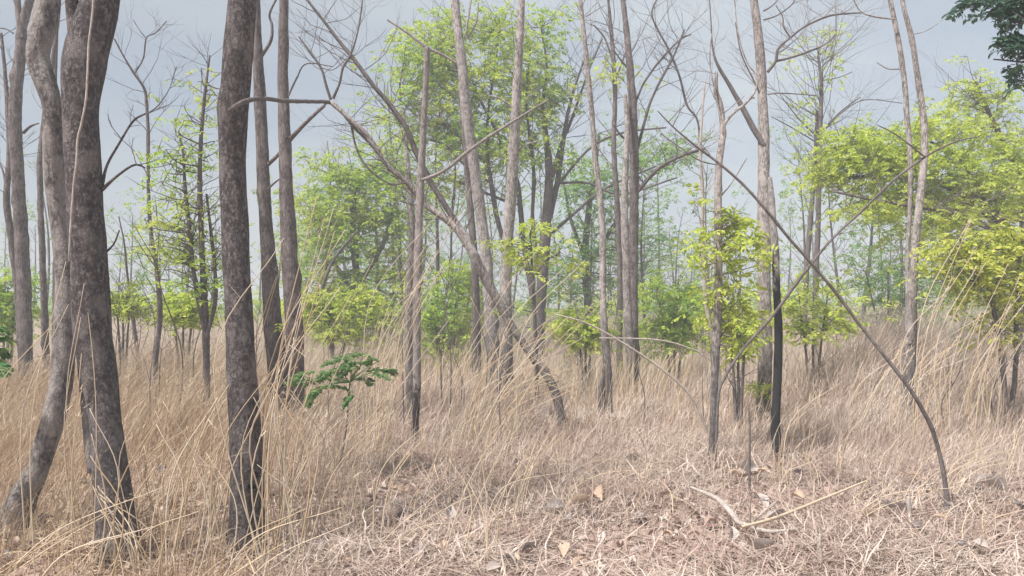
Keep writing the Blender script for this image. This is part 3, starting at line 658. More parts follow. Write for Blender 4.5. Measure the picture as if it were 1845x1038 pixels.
tree('tree', 'pale straight tree with a thick side limb and long bare crooked branch', 'tree', 10.7, B['bark_pale'],
     [[(1374, 765, 31), (1377, 690, 27), (1379, 600, 26), (1377, 520, 25), (1377, 430, 25), (1376, 350, 24), (1376, 260, 21), (1374, 180, 19), (1371, 120, 18), (1366, 60, 17), (1355, -20, 15)]],
     [[(1376, 262, 13), (1358, 232, 13), (1335, 190, 12), (1312, 150, 9), (1292, 115, 7), (1284, 85, 4), (1281, 40, 3), (1278, -8, 2)], [(1383, 130, 7), (1398, 110, 7), (1402, 88, 6), (1424, 68, 5), (1450, 48, 5), (1490, 30, 5), (1520, 25, 4), (1552, 23, 3)],
      [(1400, 110, 6), (1425, 104, 5), (1460, 92, 5), (1490, 78, 4), (1505, 62, 3)], [(1424, 68, 4), (1412, 48, 4), (1410, 30, 3), (1398, 10, 2)], [(1376, 36, 4), (1400, 28, 3), (1425, 10, 3), (1435, -5, 2)],
      [(1372, 175, 4), (1358, 145, 4), (1335, 95, 3), (1325, 40, 2)], [(1384, 170, 3), (1410, 168, 3), (1470, 172, 2)], [(1376, 20, 4), (1392, 10, 3), (1408, -8, 2)]], ext=2.2, branch_mat=B['bark_twig'], k_w=0.92, seed=30, lumps=6, rough=0.05,
     twigs=[(1, 0.6, 1, 4, 0.5), (2, 0.2, 1, 10, 0.5), (3, 0.3, 1, 7, 0.5), (5, 0.3, 1, 4, 0.4), (6, 0.3, 1, 3, 0.4)], depth_bare=1,
     crown=[(1370, 700, 14, 12, 3, 6, 0.12, 0.05, 4, -0.3)], leaf=B['leaf_yellow'])
tree('dead_pole', 'charred black crooked pole with a grey upper length', 'dead tree', 7.7, B['bark_black'],
     [[(1403, 842, 20), (1399, 800, 17), (1398, 760, 15), (1400, 700, 15), (1402, 650, 15), (1403, 600, 14), (1400, 540, 13), (1398, 480, 13), (1394, 420, 13), (1390, 360, 12), (1387, 320, 7)]], seed=31, flare=0.05, lumps=4, rough=0.06)
tree('sapling', 'long thin bent sapling arching over from the lower corner', 'sapling', 5.6, B['bark_twig'],
     [[(1708, 975, 14), (1707, 915, 14), (1702, 865, 12), (1692, 815, 11), (1680, 775, 11), (1662, 738, 11), (1640, 702, 10), (1610, 662, 10), (1578, 622, 9), (1545, 580, 9), (1508, 530, 9), (1462, 475, 8), (1418, 425, 8), (1380, 378, 8), (1340, 334, 7), (1300, 298, 7), (1252, 262, 6), (1212, 228, 4), (1185, 200, 3)]],
     [[(1300, 298, 3), (1262, 290, 3), (1220, 262, 2), (1190, 240, 2)]], seed=32, k_w=0.68, flare=0.3, lumps=6, rough=0.06, twigs=[(0, 0.85, 1, 6, 0.3)], depth_bare=1)
tree('sapling', 'thin grey rod slanting up to the right past the charred pole', 'sapling', 7.3, B['bark_twig'],
     [[(1288, 790, 6), (1294, 720, 6), (1306, 680, 7), (1340, 628, 7), (1385, 578, 7), (1410, 545, 7), (1452, 488, 7), (1500, 430, 6), (1555, 378, 6), (1610, 325, 6), (1668, 282, 6), (1720, 256, 4), (1765, 246, 3)]],
     [[(1668, 284, 4), (1640, 262, 4), (1610, 240, 3), (1580, 225, 2)], [(1590, 345, 3), (1578, 322, 3), (1566, 308, 2)]], seed=33, k_w=0.75, flare=0, lumps=3, twigs=[(0, 0.6, 1, 4, 0.3)], depth_bare=1)
tree('tree', 'twin thin trunks joined near the grass, leaning apart towards the top', 'tree', 10.2, B['bark_pale'],
     [[(1636, 772, 18), (1636, 720, 22), (1638, 660, 22), (1641, 600, 20), (1644, 530, 16), (1648, 460, 14), (1654, 390, 13), (1662, 320, 13), (1666, 250, 12), (1661, 190, 11), (1652, 130, 10), (1643, 70, 9), (1630, 20, 8), (1622, -20, 7)],
      [(1640, 620, 11, 0), (1636, 540, 9, 0.1), (1636, 450, 8, 0.1), (1640, 360, 8, 0.1), (1640, 280, 9, 0.1), (1635, 220, 9, 0.1), (1630, 150, 9, 0.1), (1620, 80, 9, 0.1), (1606, 10, 8, 0.1), (1600, -20, 7, 0.1)]],
     [[(1622, 124, 4), (1600, 124, 3), (1580, 113, 2)], [(1613, 35, 4), (1575, 30, 4), (1550, 20, 3), (1536, -5, 3)], [(1646, 62, 2), (1670, 55, 2), (1700, 35, 1.5)]], ext=1.6, seed=34, lumps=4, rough=0.05)
tree('bare_tree', 'faint bare tree with many fine upswept twigs behind the crooked branch', 'tree', 17, B['bark_twig'],
     [[(1468, 690, 11), (1468, 600, 10), (1470, 500, 10), (1474, 400, 9), (1476, 300, 9), (1478, 220, 8), (1480, 150, 6), (1474, 100, 4)],
      [(1452, 690, 10, 0.3), (1450, 560, 10, 0.3), (1455, 460, 9, 0.3), (1462, 380, 8, 0.3), (1468, 300, 7, 0.3), (1472, 200, 5, 0.3)]],
     [[(1480, 240, 4), (1510, 205, 3), (1550, 175, 2)], [(1476, 250, 4), (1440, 215, 3), (1405, 170, 2)], [(1476, 260, 3), (1430, 232, 3), (1390, 210, 2)], [(1482, 145, 3), (1510, 140, 2), (1535, 130, 2)], [(1480, 240, 3), (1520, 200, 3), (1560, 180, 2), (1626, 186, 2)]],
     seed=35, twigs=[(0, 0.5, 1, 22, 1.3), (1, 0.5, 1, 8, 1.0), (2, 0.2, 1, 4, 0.8), (3, 0.2, 1, 4, 0.8), (6, 0.2, 1, 5, 0.8)], depth_bare=2,
     crown=[(1475, 80, 40, 40, 4, 6, 0.15, 0.07, 4), (1440, 150, 40, 40, 3, 5, 0.15, 0.07, 4)], leaf=B['leaf_yellow'])
tree('leafy_tree', 'wide yellow green tree spreading in from the right edge', 'tree', 13.5, B['bark_brown'],
     [[(1852, 730, 34), (1846, 650, 30), (1842, 570, 28), (1836, 500, 28), (1816, 430, 26), (1785, 385, 20), (1740, 350, 14), (1690, 330, 10), (1620, 310, 7), (1540, 320, 5)],
      [(1840, 520, 24, 0), (1850, 420, 20, 0.5), (1846, 330, 16, 0.8), (1810, 260, 10, 0.8), (1780, 200, 7, 0.8), (1760, 150, 4, 0.8)],
      [(1840, 540, 18, 0), (1880, 440, 16, 1), (1930, 330, 12, 1.4), (1950, 230, 8, 1.4)],
      [(1815, 430, 12, 0), (1760, 400, 10, -0.6), (1700, 380, 8, -1), (1600, 365, 6, -1), (1500, 345, 4, -1)]],
     [[(1790, 385, 8), (1730, 290, 6), (1660, 250, 5), (1570, 240, 4)], [(1740, 350, 6), (1640, 300, 5), (1560, 260, 4), (1490, 270, 3)]], seed=36, rough=0.08, lumps=4,
     twigs=[(0, 0.5, 1, 10, 0.9), (3, 0.3, 1, 14, 0.9), (1, 0.4, 1, 6, 0.9)], depth_bare=1,
     crown=[(1480, 300, 45, 30, 10, 14, 0.17, 0.058, 5), (1540, 260, 60, 45, 19, 15, 0.17, 0.058, 5), (1600, 290, 70, 50, 22, 15, 0.17, 0.058, 5), (1690, 240, 60, 40, 15, 14, 0.17, 0.058, 5),
            (1700, 330, 90, 50, 25, 15, 0.17, 0.058, 5), (1800, 270, 60, 60, 19, 15, 0.17, 0.058, 5, 0.5), (1790, 340, 80, 50, 22, 15, 0.17, 0.058, 5), (1900, 300, 90, 110, 22, 14, 0.17, 0.058, 5, 1),
            (1580, 370, 70, 22, 10, 12, 0.17, 0.058, 5, -0.8), (1690, 400, 70, 30, 12, 13, 0.17, 0.058, 5, -0.6), (1760, 170, 55, 45, 10, 11, 0.17, 0.058, 5, 0.8), (1750, 135, 30, 25, 3, 10, 0.17, 0.058, 5, 0.8), (1800, 180, 40, 30, 4, 9, 0.17, 0.058, 5, 0.8)],
     leaf=B['leaf_yellow'])
tree('sapling', 'golden leafed drooping bush in front of the wide yellow green tree', 'shrub', 9.5, B['bark_twig'],
     [[(1815, 780, 9), (1808, 680, 9), (1795, 580, 8), (1775, 500, 7), (1740, 450, 5), (1705, 440, 3)], [(1818, 780, 8), (1830, 660, 8), (1832, 560, 7), (1838, 460, 5), (1845, 400, 3)]],
     [[(1780, 510, 5), (1740, 505, 4), (1700, 500, 3)]], seed=37,
     crown=[(1720, 450, 45, 30, 13, 5, 0.22, 0.065, 5), (1780, 440, 50, 30, 13, 5, 0.22, 0.065, 5), (1830, 420, 40, 45, 13, 5, 0.22, 0.065, 5), (1770, 500, 50, 30, 12, 5, 0.22, 0.065, 5), (1825, 520, 35, 45, 13, 5, 0.22, 0.065, 5), (1815, 580, 26, 40, 7, 5, 0.20, 0.06, 5)],
     leaf=B['leaf_gold'])
tree('leafy_tree', 'dark green leafy boughs hanging into the upper corner', 'tree', 5.6, B['bark_dark'],
     [[(2300, 940, 100), (2290, 700, 90), (2270, 400, 84), (2240, 150, 74), (2180, -60, 60), (2060, -160, 40), (1930, -150, 24), (1840, -110, 14), (1760, -60, 8)]],
     [[(1950, -150, 16), (1900, -60, 12), (1870, 10, 8), (1850, 60, 5)], [(2200, 0, 24), (2060, 40, 14), (1930, 60, 9), (1860, 68, 6), (1832, 60, 3)], [(2100, 100, 14), (1960, 118, 9), (1880, 115, 5), (1790, 107, 3)], [(1930, -150, 14), (1870, -50, 8), (1815, -10, 5), (1745, -2, 3)]], seed=38, lumps=3,
     crown=[(1752, 2, 18, 10, 3, 6, 0.09, 0.045, 5, 0.0), (1800, 5, 26, 14, 4, 6, 0.09, 0.045, 5), (1845, 20, 18, 18, 4, 6, 0.09, 0.045, 5), (1825, 70, 12, 18, 3, 6, 0.09, 0.045, 5), (1846, 66, 14, 20, 3, 6, 0.09, 0.045, 5), (1842, 128, 10, 22, 3, 6, 0.09, 0.045, 5),             (2060, -80, 50, 30, 10, 8, 0.09, 0.045, 5)], leaf=B['leaf_dark'])

# --- the pale vine on the thick trunk
mbv = MB()
P = spline(trace([(170, -15, 4), (166, 30, 4), (160, 80, 4), (158, 130, 4), (155, 180, 4), (147, 222, 4), (140, 252, 4), (138, 292, 4), (133, 332, 4), (128, 400, 4), (124, 470, 3)], 4.63), 6)
tube(mbv, P[:, :3], P[:, 3], 5, 0.1)
tag(mbv.build('vine', M['stick_pale'], None, P[-1, :3]), 'thin pale vine running down the front of the thick forked trunk', 'vine')

# ------------------------------------------------------------------ shrubs one can point to
def shrub(label, D, px, py, rx, ry, leaf, nsub, seed, nspr=14, lf=0.06, L=0.16, name='shrub', extra=()):
    stems = [[(px + k * rx * 0.12, 560 + 2147 / D, 5 * 10 / D + 2), (px + k * rx * 0.25, (py + 560 + 2147 / D) / 2, 4 * 10 / D + 1), (px + k * rx * 0.5, py, 2)] for k in (-1, 0, 1)]
    return tree(name, label, 'shrub', D, M['bark_twig'], stems, seed=seed, flare=0.1, lumps=1,
                crown=[(px, py, rx * 1.15, ry * 1.15, nsub, nspr * 0.75, L * 1.2, lf * 1.15, 5), (px + rx * 0.2, py + ry * 0.9, rx * 0.9, ry * 0.8, int(nsub * 0.7), nspr * 0.6, L * 1.2, lf * 1.15, 5), (px, py + ry * 1.7, rx * 0.7, ry * 0.5, int(nsub * 0.35) + 1, nspr * 0.5, L * 1.2, lf * 1.15, 5)] + list(extra), leaf=leaf, twigs=[(0, 0.4, 1, 3, 0.5), (2, 0.4, 1, 3, 0.5)], depth_bare=1)
shrub('bright green bush right of the charred dead pole', 17, 800, 540, 45, 45, M['leaf_green'], 22, 50, extra=[(838, 510, 20, 30, 8, 12, 0.16, 0.06, 5)])
shrub('low yellow green bush under the crossed bare limbs', 15, 1215, 550, 50, 38, M['leaf_green'], 16, 51, extra=[(1200, 580, 30, 22, 6, 12, 0.16, 0.06, 5)])
shrub('small leafy green shrub right of the charred pole', 12, 1465, 530, 52, 36, M['leaf_yellow'], 10, 52, nspr=8, extra=[(1432, 590, 12, 18, 3, 8, 0.14, 0.05, 5), (1500, 575, 26, 22, 3, 8, 0.14, 0.05, 5)])
shrub('yellowish bush low between the thin split stem and many stemmed tree', 14, 1055, 578, 32, 20, M['leaf_yellow'], 10, 53)
shrub('green bush at the left edge behind the dark forked tree', 14, 14, 520, 30, 40, M['leaf_green'], 12, 54)
shrub('small yellow green shrub in the gap right of the thick trunk', 13, 222, 532, 26, 16, M['leaf_yellow'], 7, 55)
shrub('low yellow green bush at the foot of the twiggy sparse tree', 13, 330, 545, 40, 20, M['leaf_yellow'], 8, 56)
shrub('drab grey green thicket under the wide yellow green tree', 19, 1600, 490, 80, 50, M['leaf_mid'], 24, 57, nspr=10, extra=[(1720, 500, 60, 40, 12, 10, 0.16, 0.06, 5, 1.5)])
shrub('green leafy shrub at the base of the slim forking stem', 10, 1330, 575, 34, 26, M['leaf_yellow'], 8, 58, nspr=9, lf=0.05, L=0.13)

# --- feathery green plant in front of the slender pair
def pinnate_leaf(a, b, width, pairs, mat, parent, origin, r):
    mbl = MB()
    mid = (a + b) / 2 + np.array([0, 0, 0.03])
    P = spline(np.array([a, mid, b]), 6)
    tube(mbl, P, np.linspace(0.003, 0.0015, len(P)), 4)
    Q, _ = resample(P, np.linalg.norm(b - a) / pairs)
    for i in range(1, len(Q)):
        t = unit(Q[i] - Q[i - 1]); side = unit(np.cross(t, [0, 0.2, 1.0]))
        up = np.cross(side, t)
        w = width * (1 - 0.5 * abs(i / len(Q) - 0.4))
        for sg in (-1, 1):
            d = unit(side * sg + t * 0.25 + up * r.uniform(-0.5, 0.2) + r.normal(0, 0.08, 3))
            wv = t * width * 0.22
            e = Q[i] + d * w
            m_ = Q[i] + d * w * 0.5 + up * 0.004
            mbl.add([Q[i], m_ + wv, e, m_ - wv], None, [[0, 2, 1], [0, 3, 2]])
    mbl.build('leaf', mat, parent, origin, smooth=False)

def fern(label, D, foot, fronds, seed):
    r = np.random.default_rng(seed)
    base = at(foot[0], foot[1], D); base[2] = gz(base[0], base[1])
    root = thing('feathery_plant', label, 'plant', base)
    hub = np.mean([at(*f[:2], D) for f in fronds], axis=0) - np.array([0, 0, 0.08])
    mbs = MB(); S = spline(np.array([base - [0, 0, 0.05], base * 0.5 + hub * 0.5 + [0.03, 0, 0], hub]), 8)
    tube(mbs, S, np.linspace(0.012, 0.006, len(S)), 6, 0.1)
    mbs.build('stem', M['bark_twig'], root, base)
    for (x0, y0, x1, y1) in fronds:
        o = r.uniform(-0.25, 0.25)
        a, b = at(x0, y0, D + o * 0.6), at(x1, y1, D + o)
        mp_ = MB(); S = spline(np.array([hub, (hub + a) / 2 + [0, 0, 0.02], a]), 4)
        tube(mp_, S, np.linspace(0.005, 0.003, len(S)), 4); mp_.build('leaf_stalk', M['leaf_fern'], root, base)
        pinnate_leaf(a, b, 0.09, 20, M['leaf_fern'], root, base, r)
    return root
fern('feathery green plant with long pinnate leaves beside the slender pair', 7.0, (605, 866),
     [(640, 648, 580, 658), (668, 640, 612, 646), (655, 654, 612, 662), (684, 650, 655, 656), (642, 664, 585, 674), (648, 662, 612, 678), (658, 668, 716, 674), (690, 668, 714, 676), (672, 676, 700, 684),
      (580, 684, 518, 694), (562, 668, 520, 692), (612, 682, 543, 696), (588, 694, 556, 718), (586, 698, 628, 702), (642, 682, 672, 692), (636, 712, 618, 734), (572, 703, 552, 732), (608, 670, 575, 682)], 61)
fern('cut off green feathery leaves poking in at the left edge', 5.0, (-40, 960), [(-30, 620, 20, 612), (-35, 640, 22, 662), (-25, 600, 12, 596), (-30, 650, 10, 678), (-20, 630, 18, 640)], 62)

# ------------------------------------------------------------------ far woodland
ZONES = [(120, 'at the left edge behind the thick trunks'), (440, 'in the gap left of the knotted trunk'), (560, 'behind the slender trunk pair'), (740, 'behind the dense round green tree'),
         (880, 'right of the charred dead pole'), (1010, 'behind the tall pinkish grey centre tree'), (1120, 'behind the thin split stem'), (1250, 'right of the dark barked upright tree'),
         (1340, 'behind the slim forking stem'), (1430, 'behind the charred black pole'), (1600, 'between charred pole and twin trunks'), (1720, 'just right of the twin trunks'), (9999, 'under the golden bush')]
def zone(px): return next(z for lim, z in ZONES if px < lim)

far_label = 'thin bare tree among the distant woodland stems'
protos = []
for k in range(6):
    r = np.random.default_rng(300 + k)
    root = thing('far_tree', far_label, 'tree', (0, 0, 0), 'thin bare trees of the distant woodland')
    H = 5.5 + 0.5 * k
    n = 12
    lean = r.normal(0, 0.05, 2)
    P = np.array([[lean[0] * H * t + 0.12 * math.sin(3 * t * (1 + 0.3 * k) + k), lean[1] * H * t + 0.12 * math.cos(4 * t + k), H * t - 0.1 * (t == 0)] for t in np.linspace(0, 1, n)])
    Q, s_ = resample(spline(P, 4), 0.2)
    m_ = MB(); tube(m_, Q, np.linspace(0.075, 0.012, len(Q)), 7, 0.08, 0.3, 2, r)
    m_.build('trunk', M['bark_twig'] if k % 2 else M['bark_brown'], root)
    tw = MB()
    for _ in range(16):
        i = r.integers(int(len(Q) * 0.3), len(Q))
        a = r.uniform(0, 2 * pi)
        grow(tw, Q[i], np.array([math.cos(a), math.sin(a), 1.0]), r.uniform(0.6, 1.7) * (1.3 - i / len(Q)), 0.012, 2, r)
    tw.build('twigs', M['bark_twig'], root)['kind'] = 'stuff'
    if k in (1, 2, 4):
        cr = MB()
        for _ in range(34):
            i = r.integers(int(len(Q) * 0.3), len(Q)); c = Q[i] + r.normal(0, 0.65, 3)
            sprays(cr, c + r.normal(0, 0.18, (9, 3)), 0.18, 4, 0.075, r)
        cr.build('crown', M['leaf_mid'], root, smooth=False)['kind'] = 'stuff'
    protos.append(root)
r = np.random.default_rng(77)
spots = [(x + r.uniform(-9, 9), r.uniform(20, 42)) for x in np.linspace(545, 1330, 50)]
spots += [(x + r.uniform(-10, 10), r.uniform(20, 40)) for x in np.linspace(1400, 1840, 16)]
spots += [(x + r.uniform(-10, 10), r.uniform(24, 42)) for x in np.linspace(215, 400, 8)] + [(x, r.uniform(22, 34)) for x in (5, 60, 88, 470, 500)]
for i, (px, D) in enumerate(spots):
    p = at(px, 560, D); p[2] = gz(p[0], p[1]) - 0.02
    root = protos[i % 6]
    sc = r.uniform(0.75, 1.1)
    if i < 6:
        root.location = p; root.rotation_euler = (0, 0, r.uniform(0, 6)); root.scale = (sc,) * 3
    else:
        root = copy_tree(root, p, r.uniform(0, 6), (sc, sc, sc * r.uniform(0.85, 1.1)))
    root['label'] = ('thin far tree with sparse green leaves ' if i % 6 in (1, 2, 4) else 'thin bare far tree ') + zone(px)

sh_label = 'distant green bush on the horizon beyond the tall grass'
protos = []
for k in range(4):
    r = np.random.default_rng(400 + k)
    root = thing('far_shrub', sh_label, 'shrub', (0, 0, 0), 'distant bushes along the horizon')
    cr = MB(); tw = MB()
    for _ in range(26):
        q = unit(r.normal(0, 1, 3)) * r.uniform(0, 1) ** 0.5
        c = np.array([0, 0, 1.25]) + np.clip(r.normal(0, 0.6, 3), -1.3, 1.3) * np.array([1.5, 1.3, 1.0]); c[2] = max(c[2], 0.25)
        sprays(cr, c + r.normal(0, 1, (26, 3)) * np.array([0.3, 0.3, 0.15]), 0.25, 4, 0.11, r)
        S = spline(np.array([[0, 0, -0.05], c * 0.5 + r.normal(0, 0.1, 3), c]), 4)
        tube(tw, S, np.linspace(0.03, 0.008, len(S)), 4)
    cr.build('crown', M[['leaf_green', 'leaf_yellow', 'leaf_mid', 'leaf_green'][k]], root, smooth=False)['kind'] = 'stuff'
    tw.build('stems', M['bark_twig'], root)['kind'] = 'stuff'
    protos.append(root)
r = np.random.default_rng(78)
spots = [(x + r.uniform(-18, 18), r.uniform(28, 55)) for x in np.linspace(-10, 1860, 36)]
for i, (px, D) in enumerate(spots):
    p = at(px, 560, D); p[2] = gz(p[0], p[1]) - 0.02
    sc = r.uniform(0.75, 1.25)
    if 180 < px < 420: sc *= 0.8
    if i < 4:
        root = protos[i]; root.location = p; root.rotation_euler = (0, 0, r.uniform(0, 6)); root.scale = (sc,) * 3
    else:
        root = copy_tree(protos[i % 4], p, r.uniform(0, 6), (sc, sc, sc * r.uniform(0.8, 1.1)))
    root['label'] = ['distant green bush ', 'distant yellow green bush ', 'distant blue green bush ', 'distant green bush '][i % 4] + zone(px)

# ------------------------------------------------------------------ thin dead stems standing in the grass
protos = []
for k in range(5):
    r = np.random.default_rng(450 + k)
    root = thing('dead_sapling', 'thin dark dead sapling standing in the mid distance grass', 'sapling', (0, 0, 0), 'thin dead saplings standing in the grass')
    m_ = MB(); tw = MB()
    H = 1.1 + 0.35 * k
    S = spline(np.array([[0, 0, -0.05], [r.normal(0, .05), 0, H * 0.4], [r.normal(0, .12), r.normal(0, .1), H * 0.75], [r.normal(0.1, .2), r.normal(0, .2), H]]), 6)
    tube(m_, S, np.linspace(0.010, 0.003, len(S)), 5, 0.1)
    m_.build('stem', M['bark_twig'], root)
    for _ in range(4):
        i = r.integers(6, len(S)); a = r.uniform(0, 6.3)
        grow(tw, S[i], np.array([math.cos(a), math.sin(a), 1.3]), r.uniform(0.25, 0.6), 0.005, 1, r)
    tw.build('twigs', M['bark_twig'], root)['kind'] = 'stuff'
    protos.append(root)
r = np.random.default_rng(79)
for i in range(70):
    px = r.uniform(190, 1330) if i % 5 else r.uniform(1330, 1840)
    D = r.uniform(8.5, 19); p = at(px, 560, D); p[2] = gz(p[0], p[1]); sc = r.uniform(0.6, 1.25)
    if i < 5:
        root = protos[i]; root.location = p; root.rotation_euler = (0, 0, r.uniform(0, 6)); root.scale = (sc,) * 3
    else: root = copy_tree(protos[i % 5], p, r.uniform(0, 6), (sc, sc, sc))
    root['label'] = ('short dead sapling in the grass ' if i % 5 < 2 else 'tall thin dead sapling in the grass ') + zone(px)

# ------------------------------------------------------------------ fallen sticks
def stick(label, D, path, mat, name='fallen_branch', cat='stick', seed=0, twg=0, lift=0.01):
    r = np.random.default_rng(500 + seed)
    P = trace(path, D, 0.0, r); S = spline(P, 6)
    S[:, 2] = np.maximum(S[:, 2], gz(S[:, 0], S[:, 1]) + lift)
    Q, _ = resample(S, 0.04)
    root = thing(name, label, cat, Q[0, :3]); m_ = MB(); tube(m_, Q[:, :3], Q[:, 3], 7, 0.1, 0, 2, r)
    m_.build('stem', mat, root, Q[0, :3])
    for k in range(twg):
        i = r.integers(len(Q) // 3, len(Q) - 1); m2 = MB()
        grow(m2, Q[i, :3], np.array([r.uniform(-1, 1), r.uniform(-.4, .4), r.uniform(0.1, 1)]), r.uniform(0.15, 0.4), Q[i, 3] * 0.5, 1, r)
        m2.build('twig', mat, root, Q[0, :3])
    return root
stick('pale curved branch lying in the straw with a bend', 5.2, [(1245, 878, 5, 0.6), (1290, 898, 9, 0.3), (1318, 925, 10, 0.1), (1340, 955, 9, 0), (1385, 978, 7, -0.2), (1440, 985, 4, -0.2)], M['stick_pale'], seed=1, twg=2, lift=0.1)
stick('long straight yellow cane lying across the straw', 5.6, [(1335, 950, 6, -0.6), (1400, 932, 6, -0.4), (1480, 900, 5, 0), (1565, 865, 3, 0.4)], M['stalk'], seed=2, lift=0.12)
stick('pale arched rod coming down to the slim forking stem', 8.6, [(1278, 785, 4.5), (1250, 722, 4.5), (1205, 675, 4.5), (1132, 624, 4), (1060, 584, 3.5), (1000, 566, 2.5)], M['stick_pale'], seed=3, twg=2)
stick('thin white stick bowed nearly level across the grass', 8.2, [(1276, 720, 3), (1266, 645, 3), (1238, 626, 3), (1180, 612, 3), (1080, 609, 2)], M['stick_pale'], seed=4)
stick('short pale upright stub at the bottom edge', 4.4, [(1490, 1060, 8), (1482, 1015, 7), (1478, 985, 6), (1477, 962, 4)], M['stick_pale'], seed=5)
stick('dark burnt log piece in the grass at the left edge', 10.2, [(-20, 772, 9), (15, 766, 9), (40, 760, 8), (62, 754, 4)], M['char'], seed=6)
stick('thin dark upright twig between slim stem and charred pole', 6.3, [(1351, 905, 4), (1350, 840, 4), (1351, 780, 3), (1349, 728, 2)], M['bark_twig'], seed=7)
stick('short pale stub with a broken top beside the bent sapling', 5.3, [(1643, 965, 9), (1640, 935, 8), (1637, 905, 7), (1636, 895, 4)], M['stick_pale'], seed=8)
stick('forked pale twig leaning on the foot of the bent sapling', 5.4, [(1748, 980, 6), (1735, 950, 6), (1722, 925, 5), (1715, 905, 3)], M['stick_pale'], seed=9, twg=2)

# ------------------------------------------------------------------ dry grass
def blades(mb, base, H, lean, width, r, curve=1.8, face=None):
    """ribbon blades; lean = (n,2) horizontal reach of the tip"""
    n = len(base)
    a = r.uniform(0, pi, n) if face is None else face
    wv = np.stack([np.cos(a), np.sin(a), np.zeros(n)], 1) * (width * 0.5)[:, None]
    cols = []
    for t, k in ((0, 1.0), (0.38, 0.9), (0.72, 0.65)):
        p = base + np.stack([lean[:, 0] * t ** curve, lean[:, 1] * t ** curve, H * (t - 0.12 * t * t)], 1)
        if t > 0: p = p + r.normal(0, 0.012, (n, 3)) * (1 + H[:, None])
        cols += [p - wv * k, p + wv * k]
    cols.append(base + np.stack([lean[:, 0], lean[:, 1], H * 0.88], 1))
    v = np.stack(cols, 1).reshape(-1, 3)
    b = (np.arange(n) * 7)[:, None]
    q = np.concatenate([b + np.array([[0, 1, 3, 2]]), b + np.array([[2, 3, 5, 4]])])
    t = b + np.array([[4, 5, 6]])
    mb.add(v, q, t)

def field(n, y0, y1, r, power=1.0, tan=0.80):
    """points in the wedge the camera sees, density falling off with distance"""
    u = r.uniform(0, 1, n)
    y = (y0 ** power + u * (y1 ** power - y0 ** power)) ** (1 / power)
    x = r.uniform(-tan, tan, n) * (y + 0.6)
    return x, y

def lumpy(x, y, f, ph=0.0):
    return 0.5 + 0.25 * (np.sin(f * x + 1.7 * np.sin(0.6 * f * y + ph) + ph) + np.sin(0.8 * f * y + 1.3 * np.sin(0.9 * f * x + 2 * ph) + 1.1))

def tall(x, y):
    """height of the standing grass at a place"""
    px = 922.5 + F * x / y
    left = np.interp(y, [3.5, 5.0, 6.5, 8.5, 12, 20], [0.25, 0.40, 0.58, 0.82, 1.10, 1.40])
    mid = np.interp(y, [3.5, 6.0, 9.0, 12, 15, 18, 24], [0.12, 0.17, 0.26, 0.36, 0.52, 1.0, 1.45])
    right = np.interp(y, [3.5, 6.0, 8.5, 10.5, 13, 18], [0.14, 0.20, 0.36, 0.80, 1.50, 1.75])
    wl_ = np.clip((700 - px) / 350, 0, 1); wr = np.clip((px - 1330) / 200, 0, 1)
    return left * wl_ + right * wr + mid * (1 - wl_ - wr)

def grass_object(name, label, mat, n, y0, y1, seed, power, wid, select=None, hmul=(0.5, 1.15), lean=(0.28, 0.22), lumps=1.0):
    r = np.random.default_rng(seed)
    x, y = field(n, y0, y1, r, power)
    keep = r.uniform(0, 1, n) < 0.25 + 0.95 * lumpy(x, y, 1.9 * lumps, seed)
    if select is not None: keep &= select(x, y, r)
    x, y = x[keep], y[keep]; n = len(x)
    H = tall(x, y) * r.uniform(hmul[0], hmul[1], n) * (0.75 + 0.5 * lumpy(x, y, 1.1, 2.0 + seed))
    L = np.stack([H * r.normal(lean[0], lean[1] + 0.1, n), H * r.normal(0, lean[1], n)], 1)
    base = np.stack([x, y, gz(x, y) - 0.01], 1)
    m_ = MB(); blades(m_, base, H, L, wid * np.maximum(1, y / 7) * r.uniform(0.6, 1.3, n), r)
    pick = np.flatnonzero((r.uniform(0, 1, n) < 0.10) & (H > 0.35))
    for _ in range(5):
        tip = base[pick] + np.stack([L[pick, 0], L[pick, 1], H[pick] * 0.88], 1) * r.uniform(0.9, 1.0, (len(pick), 1))
        hh = r.uniform(0.02, 0.09, len(pick))
        blades(m_, tip, hh, np.stack([r.normal(0.05, 0.03, len(pick)), r.normal(0, 0.03, len(pick))], 1), np.full(len(pick), 0.007) * np.maximum(1, y[pick] / 9), r)
    return tag(m_.build(name, mat, smooth=False), label, 'grass', kind='stuff')

def goldside(x, y, r):
    px = 922.5 + F * x / y
    return px + r.normal(0, 110, len(x)) < 560
def paleside(x, y, r): return ~goldside(x, y, r)

grass_object('dry_grass', 'golden dry grass standing round the thick trunks', M['straw_gold'], 62000, 3.2, 13, 11, 1.5, 0.0065, goldside)
grass_object('dry_grass', 'short pale straw of the trampled clearing', M['straw'], 100000, 3.2, 14, 12, 1.5, 0.0060, paleside)
grass_object('tall_dry_grass', 'wall of tall pale dry grass under the far trees', M['straw_far'], 135000, 12, 60, 13, 1.0, 0.0042, None, (0.65, 1.3), (0.22, 0.18), 0.5)

